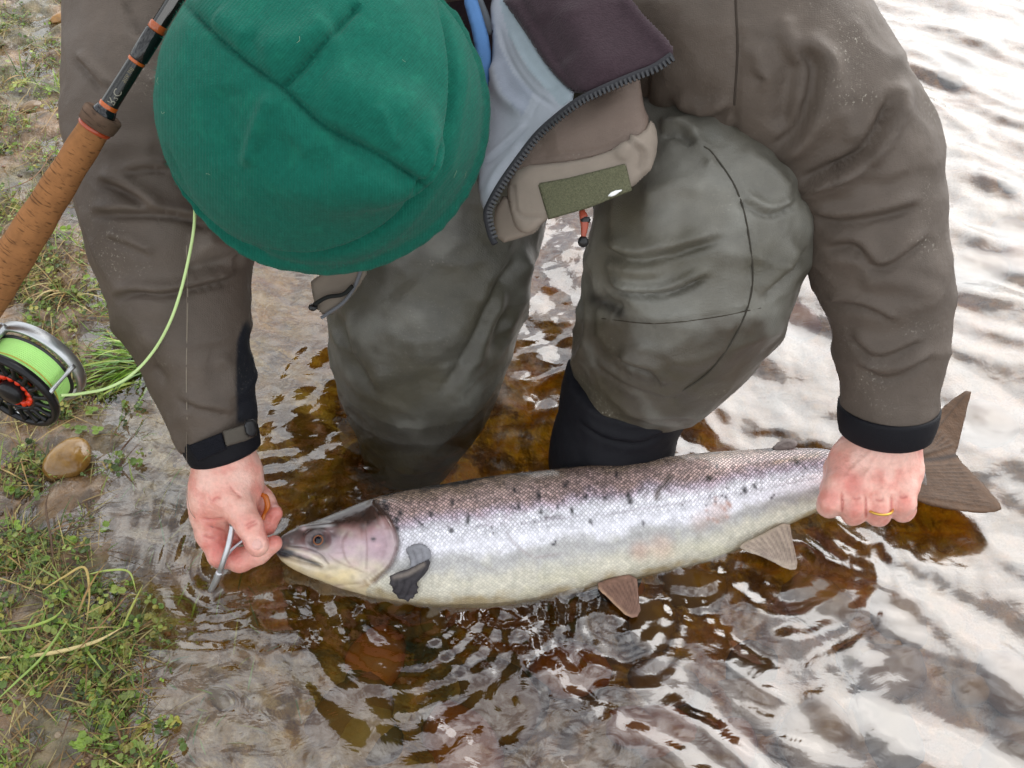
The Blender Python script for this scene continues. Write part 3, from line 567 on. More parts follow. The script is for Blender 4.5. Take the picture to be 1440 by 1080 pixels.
lying([(190, 1000), (200, 950), (190, 900)], .0010, lin(120, 88, 60), 'short brown twig at the edge of the water', 'twig', 'twig')
lying([(55, 185), (80, 150), (108, 112)], .0012, lin(160, 130, 92), 'thin pale twig left of the rod collar', 'twig', 'twig')
lying([(5, 275), (50, 245), (85, 190)], .0012, lin(120, 88, 60), 'brown twig lying beside the cork grip', 'twig', 'twig')
lying([(88, 350), (110, 370), (130, 372)], .0011, lin(150, 122, 80), 'short tan twig between the grip and the sleeve', 'twig', 'twig')
lying([(75, 800), (72, 760), (64, 712), (70, 690)], .0016, lin(90, 66, 44), 'dark wet twig standing out of the mud under the egg-shaped stone', 'twig', 'twig')
def leafy(px, py, r, col, label, n=3):
    p = Wp(px, py, .004); z0 = max(float(zground(p[0:1], p[1:2])[0]), 0)+.004; root = empty('leafy_plant', (p[0], p[1], z0)); tag(root, label, 'plant')
    for i in range(n):
        a = 6.28*i/n+.4; c0 = np.array([p[0]+math.cos(a)*r*.9, p[1]+math.sin(a)*r*.9, z0]); b = np.arange(10)/10*2*np.pi; V = c0+np.c_[np.cos(b)*r, np.sin(b)*r*.8, .12*r*np.cos(3*b)]; V = np.vstack([V, c0+[0, 0, -.25*r]])
        to_obj('leaf', Msh(V, [[j, (j+1) % 10, 10] for j in range(10)], col*ri.uniform(.85, 1.1)), M_leaf, root)
leafy(128, 578, .0042, GR[1], 'little round-leaved plant in the puddle right of the reel')
leafy(115, 608, .0040, GR[0], 'round-leaved plant beside the egg-shaped stone')
leafy(138, 608, .0038, GR[1], 'pale green sprig in the puddle right of the egg-shaped stone')
leafy(135, 860, .0046, GR[3], 'pale clover-like plant among straw in the lower bank', 4)
leafy(88, 840, .0038, lin(120, 170, 60), 'bright green sprig below the folded straw blade', 4)
leafy(155, 895, .0044, GR[3]*1.1, 'whitish-green leaf cluster by the waterline in the lower bank', 2)
leafy(62, 958, .0040, GR[1], 'green sprig left of the pale mud patch at the bottom', 4)
leafy(120, 1050, .0044, GR[1], 'leafy green sprig at the bottom edge of the bank', 4)
leafy(285, 768, .004, lin(200, 180, 40), 'yellow leaf in the water left of the fingers', 1)
pb = []
for i in range(90):
    p, t = bankpt(tmax=.04); z0 = float(zground(p[0:1], p[1:2])[0]); s = ri.uniform(.0012, .0045); pb.append(blob((p[0], p[1], z0), (s, s*ri.uniform(.6, 1), s*.6), i, 2, .15, 1.2, [lin(120, 96, 70), lin(150, 130, 104), lin(90, 70, 52), lin(140, 92, 60)][i % 4]*ri.uniform(.6, 1)))
tag(to_obj('pebbles', batch(pb), M_stone), kind='stuff')
# fine weed stems under the shallow edge
lv = []
for i in range(140):
    px, py = ri.uniform(190, 420), ri.uniform(560, 1090); p = Wp(px, py, -.02); tt = p[0]-float(shore(p[1]))
    if not 0 < tt < .13: continue
    z0 = float(zground(p[0:1], p[1:2])[0]); lv.append(blade((p[0], p[1], z0), ri.uniform(.01, .04), ri.uniform(.0006, .0014), ri.uniform(0, 6.28), ri.uniform(.2, 1.2), ri.uniform(0, 1), GR[ri.randint(5)]*.8, 3))
tag(to_obj('water_weed', batch(lv), M_leaf), kind='stuff')
# ------------------------------------------------------------------ the kneeling angler
person = empty('person', tuple(Wp(760, 470, 0)+np.array([0, .1, 0])))
tag(person, 'angler in green beanie and brown jacket kneeling in the river over the salmon', 'person')
def C4(rows): a = np.array(rows, float); return np.c_[PA(a[:, :3]), a[:, 3]]
JK = lin(104, 92, 82)*.72; JK2 = lin(90, 79, 70)*.72

# ---- jacket: sleeves, shoulders and back as one shell
f = Field((-.62, .42, -.05), (.52, 1.25, .80), .0062)
RS = C4([(1250, 598, .878, .034), (1250, 570, .874, .0385), (1253, 500, .862, .0405), (1250, 440, .850, .0450), (1238, 370, .838, .0505), (1224, 290, .828, .0575), (1200, 215, .818, .0600), (1160, 160, .815, .0660), (1105, 95, .81, .0760), (1020, 30, .82, .0880), (930, -60, .88, .11)])
LS = C4([(310, 622, .892, .0300), (302, 594, .89, .0335), (280, 520, .882, .0430), (255, 420, .872, .0560), (238, 330, .862, .0640), (222, 250, .855, .0640), (208, 160, .85, .0620), (203, 90, .85, .0590), (218, 10, .86, .0640), (260, -80, .88, .08), (380, -150, .95, .12)])
f.chain(RS, .02); f.chain(LS, .02)
for r in C4([(560, -190, .92, .13)]), C4([(760, -190, .94, .14)]):
    f.cone(r[0, :3], r[0, :3]+np.array([0, .10, .10]), r[0, 3], r[0, 3]*1.0, .05)
T = C4([(380, -160, .92, .11), (560, -190, .92, .13), (760, -190, .92, .14), (930, -110, .90, .11)]); f.chain(T, .06)
T2 = C4([(760, -60, .96, .10), (860, -10, .94, .095), (960, 50, .92, .085)]); f.chain(T2, .04)
for w0, w1 in (((298, 585, .889), (322, 655, .900)), ((1250, 560, .871), (1246, 612, .886))):
    a_ = P(*w0); b_ = P(*w1); e_ = (b_-a_)/np.linalg.norm(b_-a_); c_ = P(305, 604, .891) if w0[0] < 700 else P(1250, 570, .874); f.cone(c_+e_*.055, c_+e_*.075, .055, .055, .003, True)
m = subdiv(f.mesh()); m.paint(JK); m.front(); print('jacket verts', len(m.V))
n = fbm(m.V[:, 0]*16, m.V[:, 1]*16, m.V[:, 2]*16, 3); m.dsp += .0022*n+crumple(m.V, 5, 11, .0042)
# right sleeve in the picture: folds across the elbow and under the arm
Fd = m.st
Fd([(1118, 60), (1150, 95), (1128, 180), (1085, 215)], 13.3, 0.0108, 'f'); Fd([(1120, 70), (1105, 130), (1095, 190)], 15, .008, 'g')
Fd([(1240, 128), (1252, 150), (1215, 215), (1150, 250), (1115, 265)], 12.5, 0.0130, 'f'); Fd([(1165, 60), (1175, 130), (1160, 200)], 14, .004, 'r')
Fd([(1112, 268), (1150, 262), (1200, 250)], 6.2, 0.0065, 'f'); Fd([(1160, 245), (1205, 228), (1230, 240)], 10, .005, 'g')
Fd([(1130, 300), (1180, 310), (1250, 300), (1300, 285)], 11.7, 0.0076, 'f'); Fd([(1150, 350), (1200, 345), (1240, 372), (1310, 330)], 11.7, 0.0076, 'f')
Fd([(1190, 250), (1250, 260), (1310, 235)], 14, .004, 'g'); Fd([(1160, 425), (1215, 430), (1262, 452)], 6.2, 0.0054, 'f'); Fd([(1190, 470), (1235, 500), (1300, 478)], 9.4, 0.0054, 'f')
Fd([(1200, 505), (1250, 530), (1315, 495)], 9.4, 0.0049, 'f'); Fd([(1205, 400), (1260, 395), (1320, 420)], 14, .004, 'r')
Fd([(1100, 20), (1110, 60), (1128, 95)], 12, .006, 'r'); Fd([(1062, 60), (1075, 110), (1070, 112)], 14, .006, 'r'); Fd([(1185, 150), (1200, 200)], 12, .004, 'r')
Fd([(1034, -10), (1037, 70), (1033, 140), (1030, 212)], 6, .0030, 'g', 0)
Fd([(940, 140), (960, 160), (1000, 165), (1030, 150)], 10.9, 0.0065, 'f'); Fd([(905, 60), (906, 110), (905, 160)], 5, .006, 'g')
# left sleeve in the picture
Fd([(128, 300), (180, 300), (240, 302), (300, 318)], 8.6, 0.0086, 'f'); Fd([(135, 252), (175, 268), (225, 300)], 9.4, 0.0097, 'f'); Fd([(175, 245), (200, 238), (240, 238)], 6.2, 0.0065, 'f')
Fd([(160, 420), (190, 410), (235, 412), (300, 398), (340, 388)], 8.6, 0.0086, 'f'); Fd([(150, 335), (185, 345), (215, 360)], 7.8, 0.0043, 'f'); Fd([(105, 80), (130, 105), (150, 130)], 7.8, 0.0065, 'f')
Fd([(175, 0), (185, 30), (200, 55)], 7, .005, 'g'); Fd([(280, 335), (310, 350), (335, 360)], 16, .008, 'r'); Fd([(260, 380), (300, 372), (338, 352)], 9, .006, 'g')
Fd([(190, 470), (240, 500), (300, 520)], 20, .004, 'r'); Fd([(215, 515), (225, 530), (232, 540)], 8, .004, 'g'); Fd([(300, 500), (325, 520), (320, 560)], 12, .004, 'r')
Fd([(250, 560), (290, 575), (330, 585)], 7.8, 0.0043, 'f'); Fd([(130, 200), (180, 205), (220, 215)], 16, .004, 'r')
m.apply(); relax(m, 1); m.tint(sstep(.1, .6, n)*.18, JK2); m.front()
# darker reinforcement panel down the inside of the left sleeve, paler yoke panel at its elbow
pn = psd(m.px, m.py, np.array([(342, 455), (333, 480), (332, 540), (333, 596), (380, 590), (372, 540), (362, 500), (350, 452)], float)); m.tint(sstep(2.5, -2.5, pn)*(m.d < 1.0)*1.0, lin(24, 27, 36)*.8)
pn = psd(m.px, m.py, np.array([(262, 330), (300, 325), (345, 340), (345, 372), (300, 390), (265, 395)], float)); m.tint(sstep(3, -3, pn)*(m.d < 1.0)*.35, lin(128, 118, 108))
sc = np.zeros(len(m.V))
for (x, y, rx, ry, k) in ((1195, 60, 22, 35, 1.4), (1205, 135, 26, 16, 1.3), (1165, 180, 10, 22, .5), (1305, 290, 8, 60, .6), (1300, 340, 22, 18, .7), (1290, 460, 40, 14, .6), (1215, 530, 20, 10, .5), (1140, 10, 30, 8, .5)): sc += k*np.exp(-((m.px-x)/rx)**2-((m.py-y)/ry)**2)
m.at['scuff'] = sc*m.fr
jacket = to_obj('jacket', m, M_jacket, person)
PINV[jacket.name] = jacket.matrix_world.inverted() if False else None
from mathutils import Matrix
def kid(name, m, mt, parent, smooth=True):   # child of a part whose own local frame coincides with world coordinates
    o = to_obj(name, m, mt, None, smooth); o.parent = parent; o.matrix_parent_inverse = Matrix.Translation(Vector((0, 0, 0))); return o

def seam(name, m, pts, r, col, mt, parent, off=.0, n=10):   # a taped seam laid on the surface it joins
    q = cat(np.array(pts, float), n); fr = m.fr > .25; X, Y, D = m.px[fr], m.py[fr], m.d[fr]; dd_ = []
    for a, b in q:
        w_ = np.exp(-((X-a)**2+(Y-b)**2)/18.0); dd_.append((w_*D).sum()/w_.sum() if w_.sum() > 1e-4 else np.nan)
    dd_ = np.array(dd_); ok = ~np.isnan(dd_); q = q[ok]; dd_ = np.convolve(np.r_[dd_[ok][:1], dd_[ok], dd_[ok][-1:]], [.25, .5, .25], 'valid'); return kid(name, tube(PA(np.c_[q, dd_-off]), r, 6, 1, col), mt, parent)
seam('seam', m, [(1034, -8), (1037, 70), (1033, 140), (1030, 208)], .0009, JK*.5, M_cloth, jacket)
seam('seam', m, [(262, 340), (264, 420), (262, 520), (263, 590)], .0004, lin(140, 130, 116), M_cloth, jacket)
def cuff(p0, p1, r0, r1, col, dn=0.004):     # soft band round a wrist, rolled at both edges
    p0 = np.array(p0); p1 = np.array(p1); L = np.linalg.norm(p1-p0); pr = []
    for i in range(9): f_ = i/8; pr.append((f_*L, r0+(r1-r0)*f_+.0010*math.sin(f_*math.pi)))
    pr += [(L+.0012, r1-.0015), (L, r1-.004), (L*.5, (r0+r1)/2-.005), (0, r0-.004), (-.001, r0-.0015)]; return lathe(pr, p0, p1-p0, 48, col, True)
BK = lin(22, 22, 28)*.8
c1 = cuff(P(1250, 570, .873), P(1245, 606, .884), .0430, .0400, BK); c1.front(); kid('cuff', c1, M_neo, jacket)
c2 = cuff(P(303, 598, .890), P(317, 638, .898), .0355, .0325, BK); kid('cuff', c2, M_neo, jacket)
kid('cuff_tab', panel([(264, 627), (312, 608), (319, 632), (277, 650)], [(262, 628, .862), (285, 620, .852), (318, 610, .852), (318, 640, .858), (277, 650, .862)], .0016, 2, 3, 0, lin(26, 27, 34)*.8), M_velcro, jacket)
kid('cuff_strap', panel([(313, 606), (344, 597), (360, 592), (362, 612), (346, 620), (318, 628)], [(313, 606, .851), (344, 597, .855), (361, 592, .868), (362, 612, .872), (346, 620, .860), (318, 628, .853)], .0022, 2, 3, 0, lin(92, 86, 78)*.8), M_cloth, jacket)
kid('cuff_buckle', panel([(341, 592), (360, 588), (364, 612), (348, 617)], [(341, 592, .852), (360, 588, .862), (364, 612, .866), (348, 617, .856)], .003, 2, 4, 1, lin(30, 30, 32)*.7), M_plastic, jacket)

# ---- open front of the jacket
dz = [(690, 0, .80), (780, 0, .76), (880, 0, .745), (950, 85, .72), (820, 130, .735), (700, 60, .79), (665, 180, .80), (740, 215, .76), (690, 285, .765), (690, 335, .775)]
fl = panel([(697, -12), (880, -12), (905, 25), (935, 52), (948, 72), (940, 88), (895, 104), (815, 138), (785, 112), (762, 84), (735, 40)], dz, .005, 4, 12, 1, lin(66, 52, 58)*.8); fl.front()
fl.st([(880, 0), (915, 40), (945, 75)], 9, .003, 'r', 0); fl.st([(800, 0), (820, 60), (860, 110)], 30, .004, 'r'); fl.st([(760, 20), (800, 90)], 20, .003, 'g'); fl.st([(730, -5), (775, 75), (812, 132)], 5, .002, 'g', 0); fl.apply()
kid('fleece_collar', fl, M_fleece, jacket); bpy.data.objects['fleece_collar']['label'] = 'dark purple fleece collar lining folded open'
ln = panel([(688, -12), (712, -12), (738, 40), (764, 84), (788, 112), (814, 136), (778, 166), (740, 208), (712, 246), (694, 280), (682, 300), (674, 280), (668, 225), (668, 190), (684, 140), (694, 80)], [(a, b, c_+.006) for a, b, c_ in dz], .0035, 3, 8, 1, lin(176, 180, 190)*.85); ln.front()
ln.st([(700, 30), (715, 80), (745, 125), (785, 155)], 2.5, .0018, 'g'); ln.st([(694, 80), (705, 130), (740, 160)], 10, .004, 'r'); ln.st([(715, 40), (740, 90), (775, 130)], 4, .0018, 'r'); ln.st([(745, 168), (760, 140), (785, 120)], 2, .0012, 'g'); ln.st([(673, 235), (700, 215), (745, 175)], 4.7, 0.0022, 'f'); ln.st([(680, 280), (700, 240), (735, 200)], 6, .002, 'r'); ln.apply()
ln.front(); pn = psd(ln.px, ln.py, np.array([(697, -20), (712, -20), (740, 40), (766, 84), (812, 136), (790, 150), (745, 100), (715, 50)], float)); ln.tint((pn < 0)*.8, lin(158, 172, 180)*.85); pn = psd(ln.px, ln.py, np.array([(692, 20), (700, 60), (720, 100), (750, 130), (735, 165), (705, 130), (692, 90)], float)); ln.tint((pn < 0)*.45, lin(148, 156, 176)*.8)
o = kid('lining', ln, M_cloth, jacket); o['label'] = 'pale grey-blue inner lining turned outwards'
dzb = [(905, 95, .752), (820, 150, .758), (905, 185, .745), (740, 220, .772), (850, 215, .75), (920, 170, .755), (925, 240, .758), (690, 320, .79), (760, 310, .772), (870, 275, .755)]
bp_ = panel([(898, 92), (902, 128), (906, 152), (914, 168), (908, 188), (870, 214), (800, 232), (738, 236), (716, 255), (735, 208), (770, 170), (820, 134)], dzb, .004, 3, 10, 1, lin(116, 100, 90)*.85); bp_.front(); bp_.st([(745, 222), (800, 216), (850, 208), (905, 180)], 2.2, .0015, 'g'); bp_.st([(760, 200), (820, 180), (890, 120)], 24, .004, 'r'); bp_.apply()
kid('front_panel', bp_, M_jacket, jacket)
pk = panel([(916, 164), (926, 190), (922, 226), (905, 252), (870, 276), (820, 294), (780, 303), (765, 312), (752, 326), (735, 330), (722, 318), (716, 290), (712, 262), (728, 232), (780, 228), (850, 218), (905, 186)], dzb, .0065, 3, 12, 1, lin(150, 138, 126)*.85); pk.front()
pk.st([(880, 195), (905, 215), (900, 245)], 6.2, 0.0032, 'f'); pk.st([(722, 262), (728, 300), (760, 306)], 2, .002, 'g', 0); pk.st([(740, 238), (820, 228), (900, 200)], 3, .0015, 'r'); pk.st([(890, 190), (870, 225)], 10, .003, 'r'); pk.apply()
kid('pocket', pk, M_cloth, jacket)
pk2 = panel([(692, 300), (712, 268), (722, 300), (736, 318), (760, 312), (758, 326), (735, 334), (700, 344)], [(a, b, c_+.003) for a, b, c_ in dzb], .004, 3, 7, 1, lin(140, 128, 116)*.85); kid('hem', pk2, M_cloth, jacket)
vc = panel([(756, 258), (800, 250), (880, 230), (889, 268), (830, 292), (771, 309)], [(a, b, c_-.0075) for a, b, c_ in dzb], .0016, 2.5, 3, 0, lin(112, 112, 88)*.8); o = kid('velcro_patch', vc, M_velcro, jacket); o['label'] = 'olive rectangle of hook-and-loop tape'
wl = panel([(853, 276), (862, 268), (878, 266), (872, 270), (862, 277)], [(a, b, c_-.0095) for a, b, c_ in dzb], .001, 1.2, 2, 1, lin(245, 245, 245)); kid('water_droplet', wl, M_gloss, jacket)  # opaque white: the droplet's glint is put into its colour
def dzf(x, y): return tps(dz)(np.array([x], float), np.array([y], float))[0]
zp = [(945, 78), (920, 95), (890, 107), (850, 124), (815, 141), (785, 163), (755, 190), (730, 222), (706, 256), (690, 284), (684, 302), (690, 330), (696, 343)]
zc = cat(np.array([(a, b) for a, b in zp], float), 12); zw = PA(np.array([(a, b, dzf(a, b)-.006) for a, b in zc])); zt = tube(zw, .0026, 8, 1, lin(62, 62, 66)*.7, flat=1.2); kid('zip_tape', zt, M_cloth, jacket)
L_ = np.r_[0, np.cumsum(np.linalg.norm(np.diff(zw, axis=0), axis=1))]; q = np.arange(.002, L_[-1]-.002, .0033); tz = np.c_[[np.interp(q, L_, zw[:, i]) for i in range(3)]].T; tg = np.gradient(tz, axis=0); tg /= np.linalg.norm(tg, axis=1)[:, None]; ms = []
for c_, t_ in zip(tz, tg):
    s_ = np.cross(t_, -FW); s_ /= np.linalg.norm(s_); nn = -FW; b = np.array([[i, j, k] for i in (-1, 1) for j in (-1, 1) for k in (-1, 1)], float)
    V = c_+s_*.0024*-1+b[:, :1]*t_*.0009+b[:, 1:2]*s_*.0022+b[:, 2:]*nn*.0012-FW*.0022; ms.append(Msh(V, [[0, 1, 3, 2], [4, 6, 7, 5], [0, 4, 5, 1], [2, 3, 7, 6], [0, 2, 6, 4], [1, 5, 7, 3]], lin(46, 47, 50)))
zb_ = bpy.data.meshes.new('zip_tooth')
o0 = None
for k_, mm in enumerate(ms):
    c_ = mm.V.mean(0)
    kid('zip_tooth', mm, M_plastic, jacket, False)
# collar of the shirt, hood edge, cord
sh = panel([(648, -12), (668, -12), (678, 20), (690, 60), (692, 110), (684, 150), (676, 172), (660, 160), (672, 110), (668, 60)], [(650, 0, .80), (690, 60, .80), (680, 165, .81), (660, 100, .80)], .004, 3, 7, 1, lin(96, 140, 196)*.8); o = kid('shirt_collar', sh, M_cloth, jacket); o['label'] = 'light blue shirt collar'
hd = panel([(664, -12), (676, -8), (690, 25), (694, 42), (688, 52), (680, 40), (674, 18)], [(664, 0, .812), (694, 40, .81), (680, 45, .812)], .002, 2, 4, 1, lin(110, 116, 124)*.8); kid('drawcord_tunnel', hd, M_cloth, jacket)
inn = panel([(600, -15), (760, -15), (740, 60), (700, 180), (680, 250), (640, 262), (600, 250), (560, 120)], [(600, 0, .88), (760, 0, .86), (680, 250, .89), (560, 120, .90)], .006, 5, 12, 1, lin(44, 34, 38)*.8); o = kid('inner_layer', inn, M_fleece, jacket); o['label'] = 'dark purple-brown layer inside the open jacket'
kid('belt', panel([(600, 238), (640, 240), (682, 236), (684, 248), (640, 254), (600, 250)], [(600, 240, .87), (684, 240, .86), (640, 250, .865)], .004, 3, 4, 1, lin(120, 84, 40)*.6), M_cloth, jacket)
kid('drawcord', tube(PA(np.array([(818, 296, .765), (821, 306, .765), (822, 318, .766), (820, 336, .768)])), [.0022, .0034, .0030, .0016], 10, 6, lin(190, 90, 66)*.7), M_plastic, jacket)
kid('cord_toggle', blob(P(820, 340, .768), (.0042, .0042, .0046), 3, 3, .03, 1, lin(24, 24, 26)), M_plastic, jacket)
kid('drawcord_ring', lathe([(0, .0034), (.002, .0042), (.004, .0034)], P(823, 313, .765), UP, 16, lin(30, 30, 30), False), M_plastic, jacket)
# left front hem hanging below the beanie
lh = panel([(436, 388), (500, 372), (520, 378), (506, 402), (486, 428), (462, 446), (448, 440), (440, 420)], [(436, 388, .86), (520, 378, .85), (450, 445, .87)], .004, 3, 7, 1, lin(128, 118, 106)*.8); o = kid('hem', lh, M_cloth, jacket)
kid('hem_binding', tube(PA(np.array([(508, 378, .846), (500, 400, .85), (484, 424, .856), (462, 440, .862), (452, 447, .864)])), .0016, 8, 8, lin(110, 112, 116)*.8), M_cloth, jacket)
kid('zip_tape', tube(PA(np.array([(442, 428, .855), (460, 418, .853), (482, 414, .85), (496, 402, .848)])), .0018, 8, 8, lin(40, 42, 40)*.6), M_cloth, jacket)
kid('cord_toggle', blob(P(440, 432, .858), (.004, .004, .003), 4, 3, .2, 2, lin(20, 20, 22)), M_plastic, jacket)

# ---- waders
WD = lin(118, 115, 105)*.78; WD2 = lin(84, 76, 64)*.72
f = Field((-.40, .50, -.22), (.42, 1.35, .50), .0062)
f.chain(C4([(880, -40, .98, .09), (915, 80, .96, .09), (965, 215, .90, .084), (995, 300, .855, .0835), (975, 390, .875, .0815), (950, 455, .91, .0765), (912, 502, .942, .064), (892, 530, .960, .052)]), .03)
f.ell(P(1065, 300, .86), [RT, UP, -FW], (.045, .055, .05), .03); f.ell(P(900, 345, .86), [RT, UP, -FW], (.03, .05, .05), .03)
f.chain(C4([(690, -60, 1.0, .09), (640, 230, .98, .094), (612, 330, 1.0, .093), (602, 420, 1.03, .094), (592, 500, 1.06, .085), (582, 570, 1.09, .066), (580, 610, 1.12, .052)]), .03)
k0 = Wp(580, 610, -.08); f.cone(k0, k0+np.array([-.03, .34, -.03]), .055, .045, .03)
f.cone(P(700, -60, 1.0), P(880, -50, .98), .09, .09, .04)
m = subdiv(f.mesh()); m.paint(WD); m.front(); n = fbm(m.V[:, 0]*13, m.V[:, 1]*13, m.V[:, 2]*13, 4); m.dsp += .003*n+crumple(m.V, 6, 10, .0055, 4.0); Fd = m.st
Fd([(845, 345), (900, 362), (960, 350), (1020, 330)], 10.9, 0.0086, 'f'); Fd([(852, 402), (900, 412), (950, 408), (1000, 385)], 7.8, 0.0108, 'f'); Fd([(850, 372), (890, 380), (940, 376)], 12, .006, 'r')
Fd([(836, 420), (860, 432), (872, 440)], 9, .008, 'g'); Fd([(930, 190), (955, 185), (980, 200)], 9.4, 0.0076, 'f'); Fd([(975, 195), (1000, 225), (990, 232)], 9, .005, 'r')
Fd([(900, 275), (960, 262), (1000, 270)], 16, .006, 'r'); Fd([(1040, 280), (1080, 300), (1120, 285)], 7.0, 0.0076, 'f'); Fd([(1040, 210), (1080, 240), (1115, 275)], 12, .006, 'r')
Fd([(1070, 420), (1100, 390), (1135, 345)], 10.9, 0.0065, 'f'); Fd([(960, 190), (1000, 215), (1035, 265), (1052, 325), (1058, 400), (1040, 460), (1000, 520), (950, 562)], 6, .0025, 'g', 0)
Fd([(968, 190), (1008, 215), (1043, 265), (1060, 325), (1066, 400), (1048, 460)], 5, .0014, 'r', 0)
Fd([(850, 445), (920, 452), (1000, 444), (1075, 430)], 4, .0016, 'f', .1); Fd([(835, 510), (880, 540), (940, 560), (965, 555)], 5, .0022, 'f', .05); Fd([(870, 500), (915, 520), (930, 545)], 7.8, 0.0065, 'f'); Fd([(900, 480), (905, 510)], 12, .003, 'r')
Fd([(738, 340), (690, 430), (655, 500), (618, 560)], 10.9, 0.0065, 'f'); Fd([(716, 380), (706, 450), (690, 500)], 9, .006, 'g'); Fd([(735, 350), (730, 420), (712, 480)], 8, .006, 'r'); Fd([(560, 400), (600, 440), (640, 500)], 40, .006, 'r'); Fd([(480, 440), (500, 500), (530, 560)], 15.6, 0.0065, 'f')
m.apply(); relax(m, 1); m.front()
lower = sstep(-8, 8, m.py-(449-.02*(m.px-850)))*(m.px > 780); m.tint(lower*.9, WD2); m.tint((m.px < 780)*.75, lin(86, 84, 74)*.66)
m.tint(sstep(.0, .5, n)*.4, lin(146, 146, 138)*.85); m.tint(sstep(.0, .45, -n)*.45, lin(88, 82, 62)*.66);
m.spot(870, 330, 40, lin(80, 72, 46)*.7, .5, 60); m.spot(900, 380, 60, lin(90, 80, 52)*.7, .35, 20)  # brownish-olive shading on the left of the raised leg, painted in
m.line([(836, 420), (860, 432), (872, 440)], 9, lin(30, 28, 26), .8)
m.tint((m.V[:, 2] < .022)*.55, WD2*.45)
m.at['scuff'] = .25*np.exp(-((m.px-590)/60)**2-((m.py-460)/60)**2)*m.fr
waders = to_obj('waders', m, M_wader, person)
seam('seam', m, [(990, 206), (1004, 218), (1035, 265), (1052, 325), (1058, 400), (1040, 460), (1000, 520), (950, 556)], .0007, lin(70, 66, 58)*.8, M_cloth, waders)
seam('seam', m, [(846, 448), (920, 455), (1000, 447), (1070, 433)], .0004, lin(70, 62, 52)*.8, M_cloth, waders)
print('wader verts', len(m.V))
# gravel guard and boot of the near leg
f = Field((-.02, .45, -.24), (.34, .85, .10), .005)
f.chain(C4([(896, 515, .955, .062), (886, 545, .970, .0605), (870, 590, .99, .0545), (860, 622, 1.0, .050), (856, 650, 1.01, .050)]), .02)
a0 = P(856, 650, 1.01); f.cone(a0, a0+np.array([0, .01, -.09]), .054, .052, .03); f.cone(a0+np.array([0, .01, -.10]), a0+np.array([.01, -.045, -.135]), .046, .034, .04)
f.cut(P(888, 533, .95), np.array(UP)*.9-FW*0.05+RT*.34, .003)
m = subdiv(f.mesh()); m.paint(BK); m.front(); m.dsp += .0015*fbm(m.V[:, 0]*25, m.V[:, 1]*25, m.V[:, 2]*25, 3); m.st([(810, 590), (850, 615), (900, 622), (945, 600)], 6.2, 0.0032, 'f'); m.st([(812, 512), (850, 532), (900, 552), (965, 572)], 4, .002, 'r'); m.apply()
guard = to_obj('boot', m, M_neo, person); guard['label'] = 'black neoprene gravel guard over a wading boot'

# ---- beanie
Hc = np.array(P(454, 155, .755)); ax = [RT, UP, -FW]
f = Field(Hc-.17, Hc+.17, .005)
f.ell(Hc, ax, (.1215, .1175, .118), .01); f.cut(Hc+FW*.022, FW, .003)
f.ell(P(520, 215, .668), ax, (.05, .035, .02), .03); f.ell(P(420, 60, .68), ax, (.06, .04, .02), .03)
th = np.linspace(0, 2*np.pi, 49); ring = [Hc+FW*(.012)+RT*.1200*math.cos(t_)+UP*.1165*math.sin(t_) for t_ in th]
for a, b in zip(ring[:-1], ring[1:]): f.cone(a, b, .0078, .0078, .004)
m = subdiv(f.mesh()); m.paint(lin(18, 96, 80)*.92); m.front(); Fd = m.st; m.dsp += .0012*fbm(m.V[:, 0]*22, m.V[:, 1]*22, m.V[:, 2]*22, 3)
seamA = [(250, -5), (300, 45), (345, 85), (395, 122), (430, 155), (460, 180), (530, 215), (600, 262)]; seamB = [(505, 5), (460, 55), (425, 95), (396, 122)]
Fd(seamA, 4.5, .0045, 'g', .04); Fd(seamB, 4.5, .0042, 'g', .04); Fd(seamA, 16, .0022, 'g', .04); Fd(seamB, 16, .0020, 'g', .04)
Fd([(385, 128), (365, 175), (345, 235)], 12, .007, 'r'); Fd([(330, 235), (400, 262), (480, 262), (570, 262)], 34, .004, 'r'); Fd([(420, 200), (400, 230), (470, 245)], 30, .004, 'g'); Fd([(310, 120), (320, 180), (330, 230)], 28, .004, 'g')
Fd([(450, 175), (520, 225), (600, 268)], 14, .004, 'g'); Fd([(360, 70), (420, 60), (470, 30)], 26, .006, 'r'); Fd([(450, 110), (520, 140), (590, 170)], 36, .007, 'r'); Fd([(604, 180), (606, 230), (596, 262)], 8, .004, 'r'); Fd([(525, 150), (545, 185), (560, 210)], 8, .003, 'r'); Fd([(300, 20), (350, 60)], 20, .004, 'r')
Fd([(612, -12), (628, 30), (636, 90), (636, 150), (622, 215), (596, 262), (556, 308), (500, 345), (430, 362), (360, 352), (310, 325), (270, 285), (245, 240), (232, 200)], 4.0, .0072, 'g', .05)
Fd([(628, -12), (644, 30), (652, 90), (650, 150), (636, 220), (608, 272), (566, 322), (505, 360), (430, 376), (354, 364), (300, 334)], 7, .0020, 'r', .05)
ang = np.arctan2(m.py-122, m.px-395); m.apply(); m.front()
top = sstep(-12, 12, (m.py-122)-(m.px-395)*.66); rad = (m.px-395)*.76-(m.py-122)*.65
m.at['rib'] = np.where(top > .5, m.px*1.5, (m.px*.70+m.py*.62)*1.5); m.at['course'] = np.where(top > .5, m.py*1.6, (m.py*.8-m.px*.6)*1.6)
nn = fbm(m.V[:, 0]*80, m.V[:, 1]*80, m.V[:, 2]*80, 4); m.tint(sstep(.1, .8, nn)*.25, lin(28, 118, 94)); m.line(seamA, 2.4, lin(10, 66, 56)*.8, .6); m.line(seamB, 2.4, lin(10, 66, 56)*.8, .6)
bean = to_obj('beanie', m, M_beanie, person); bean['label'] = 'bottle-green knitted beanie with crossed crown seams'

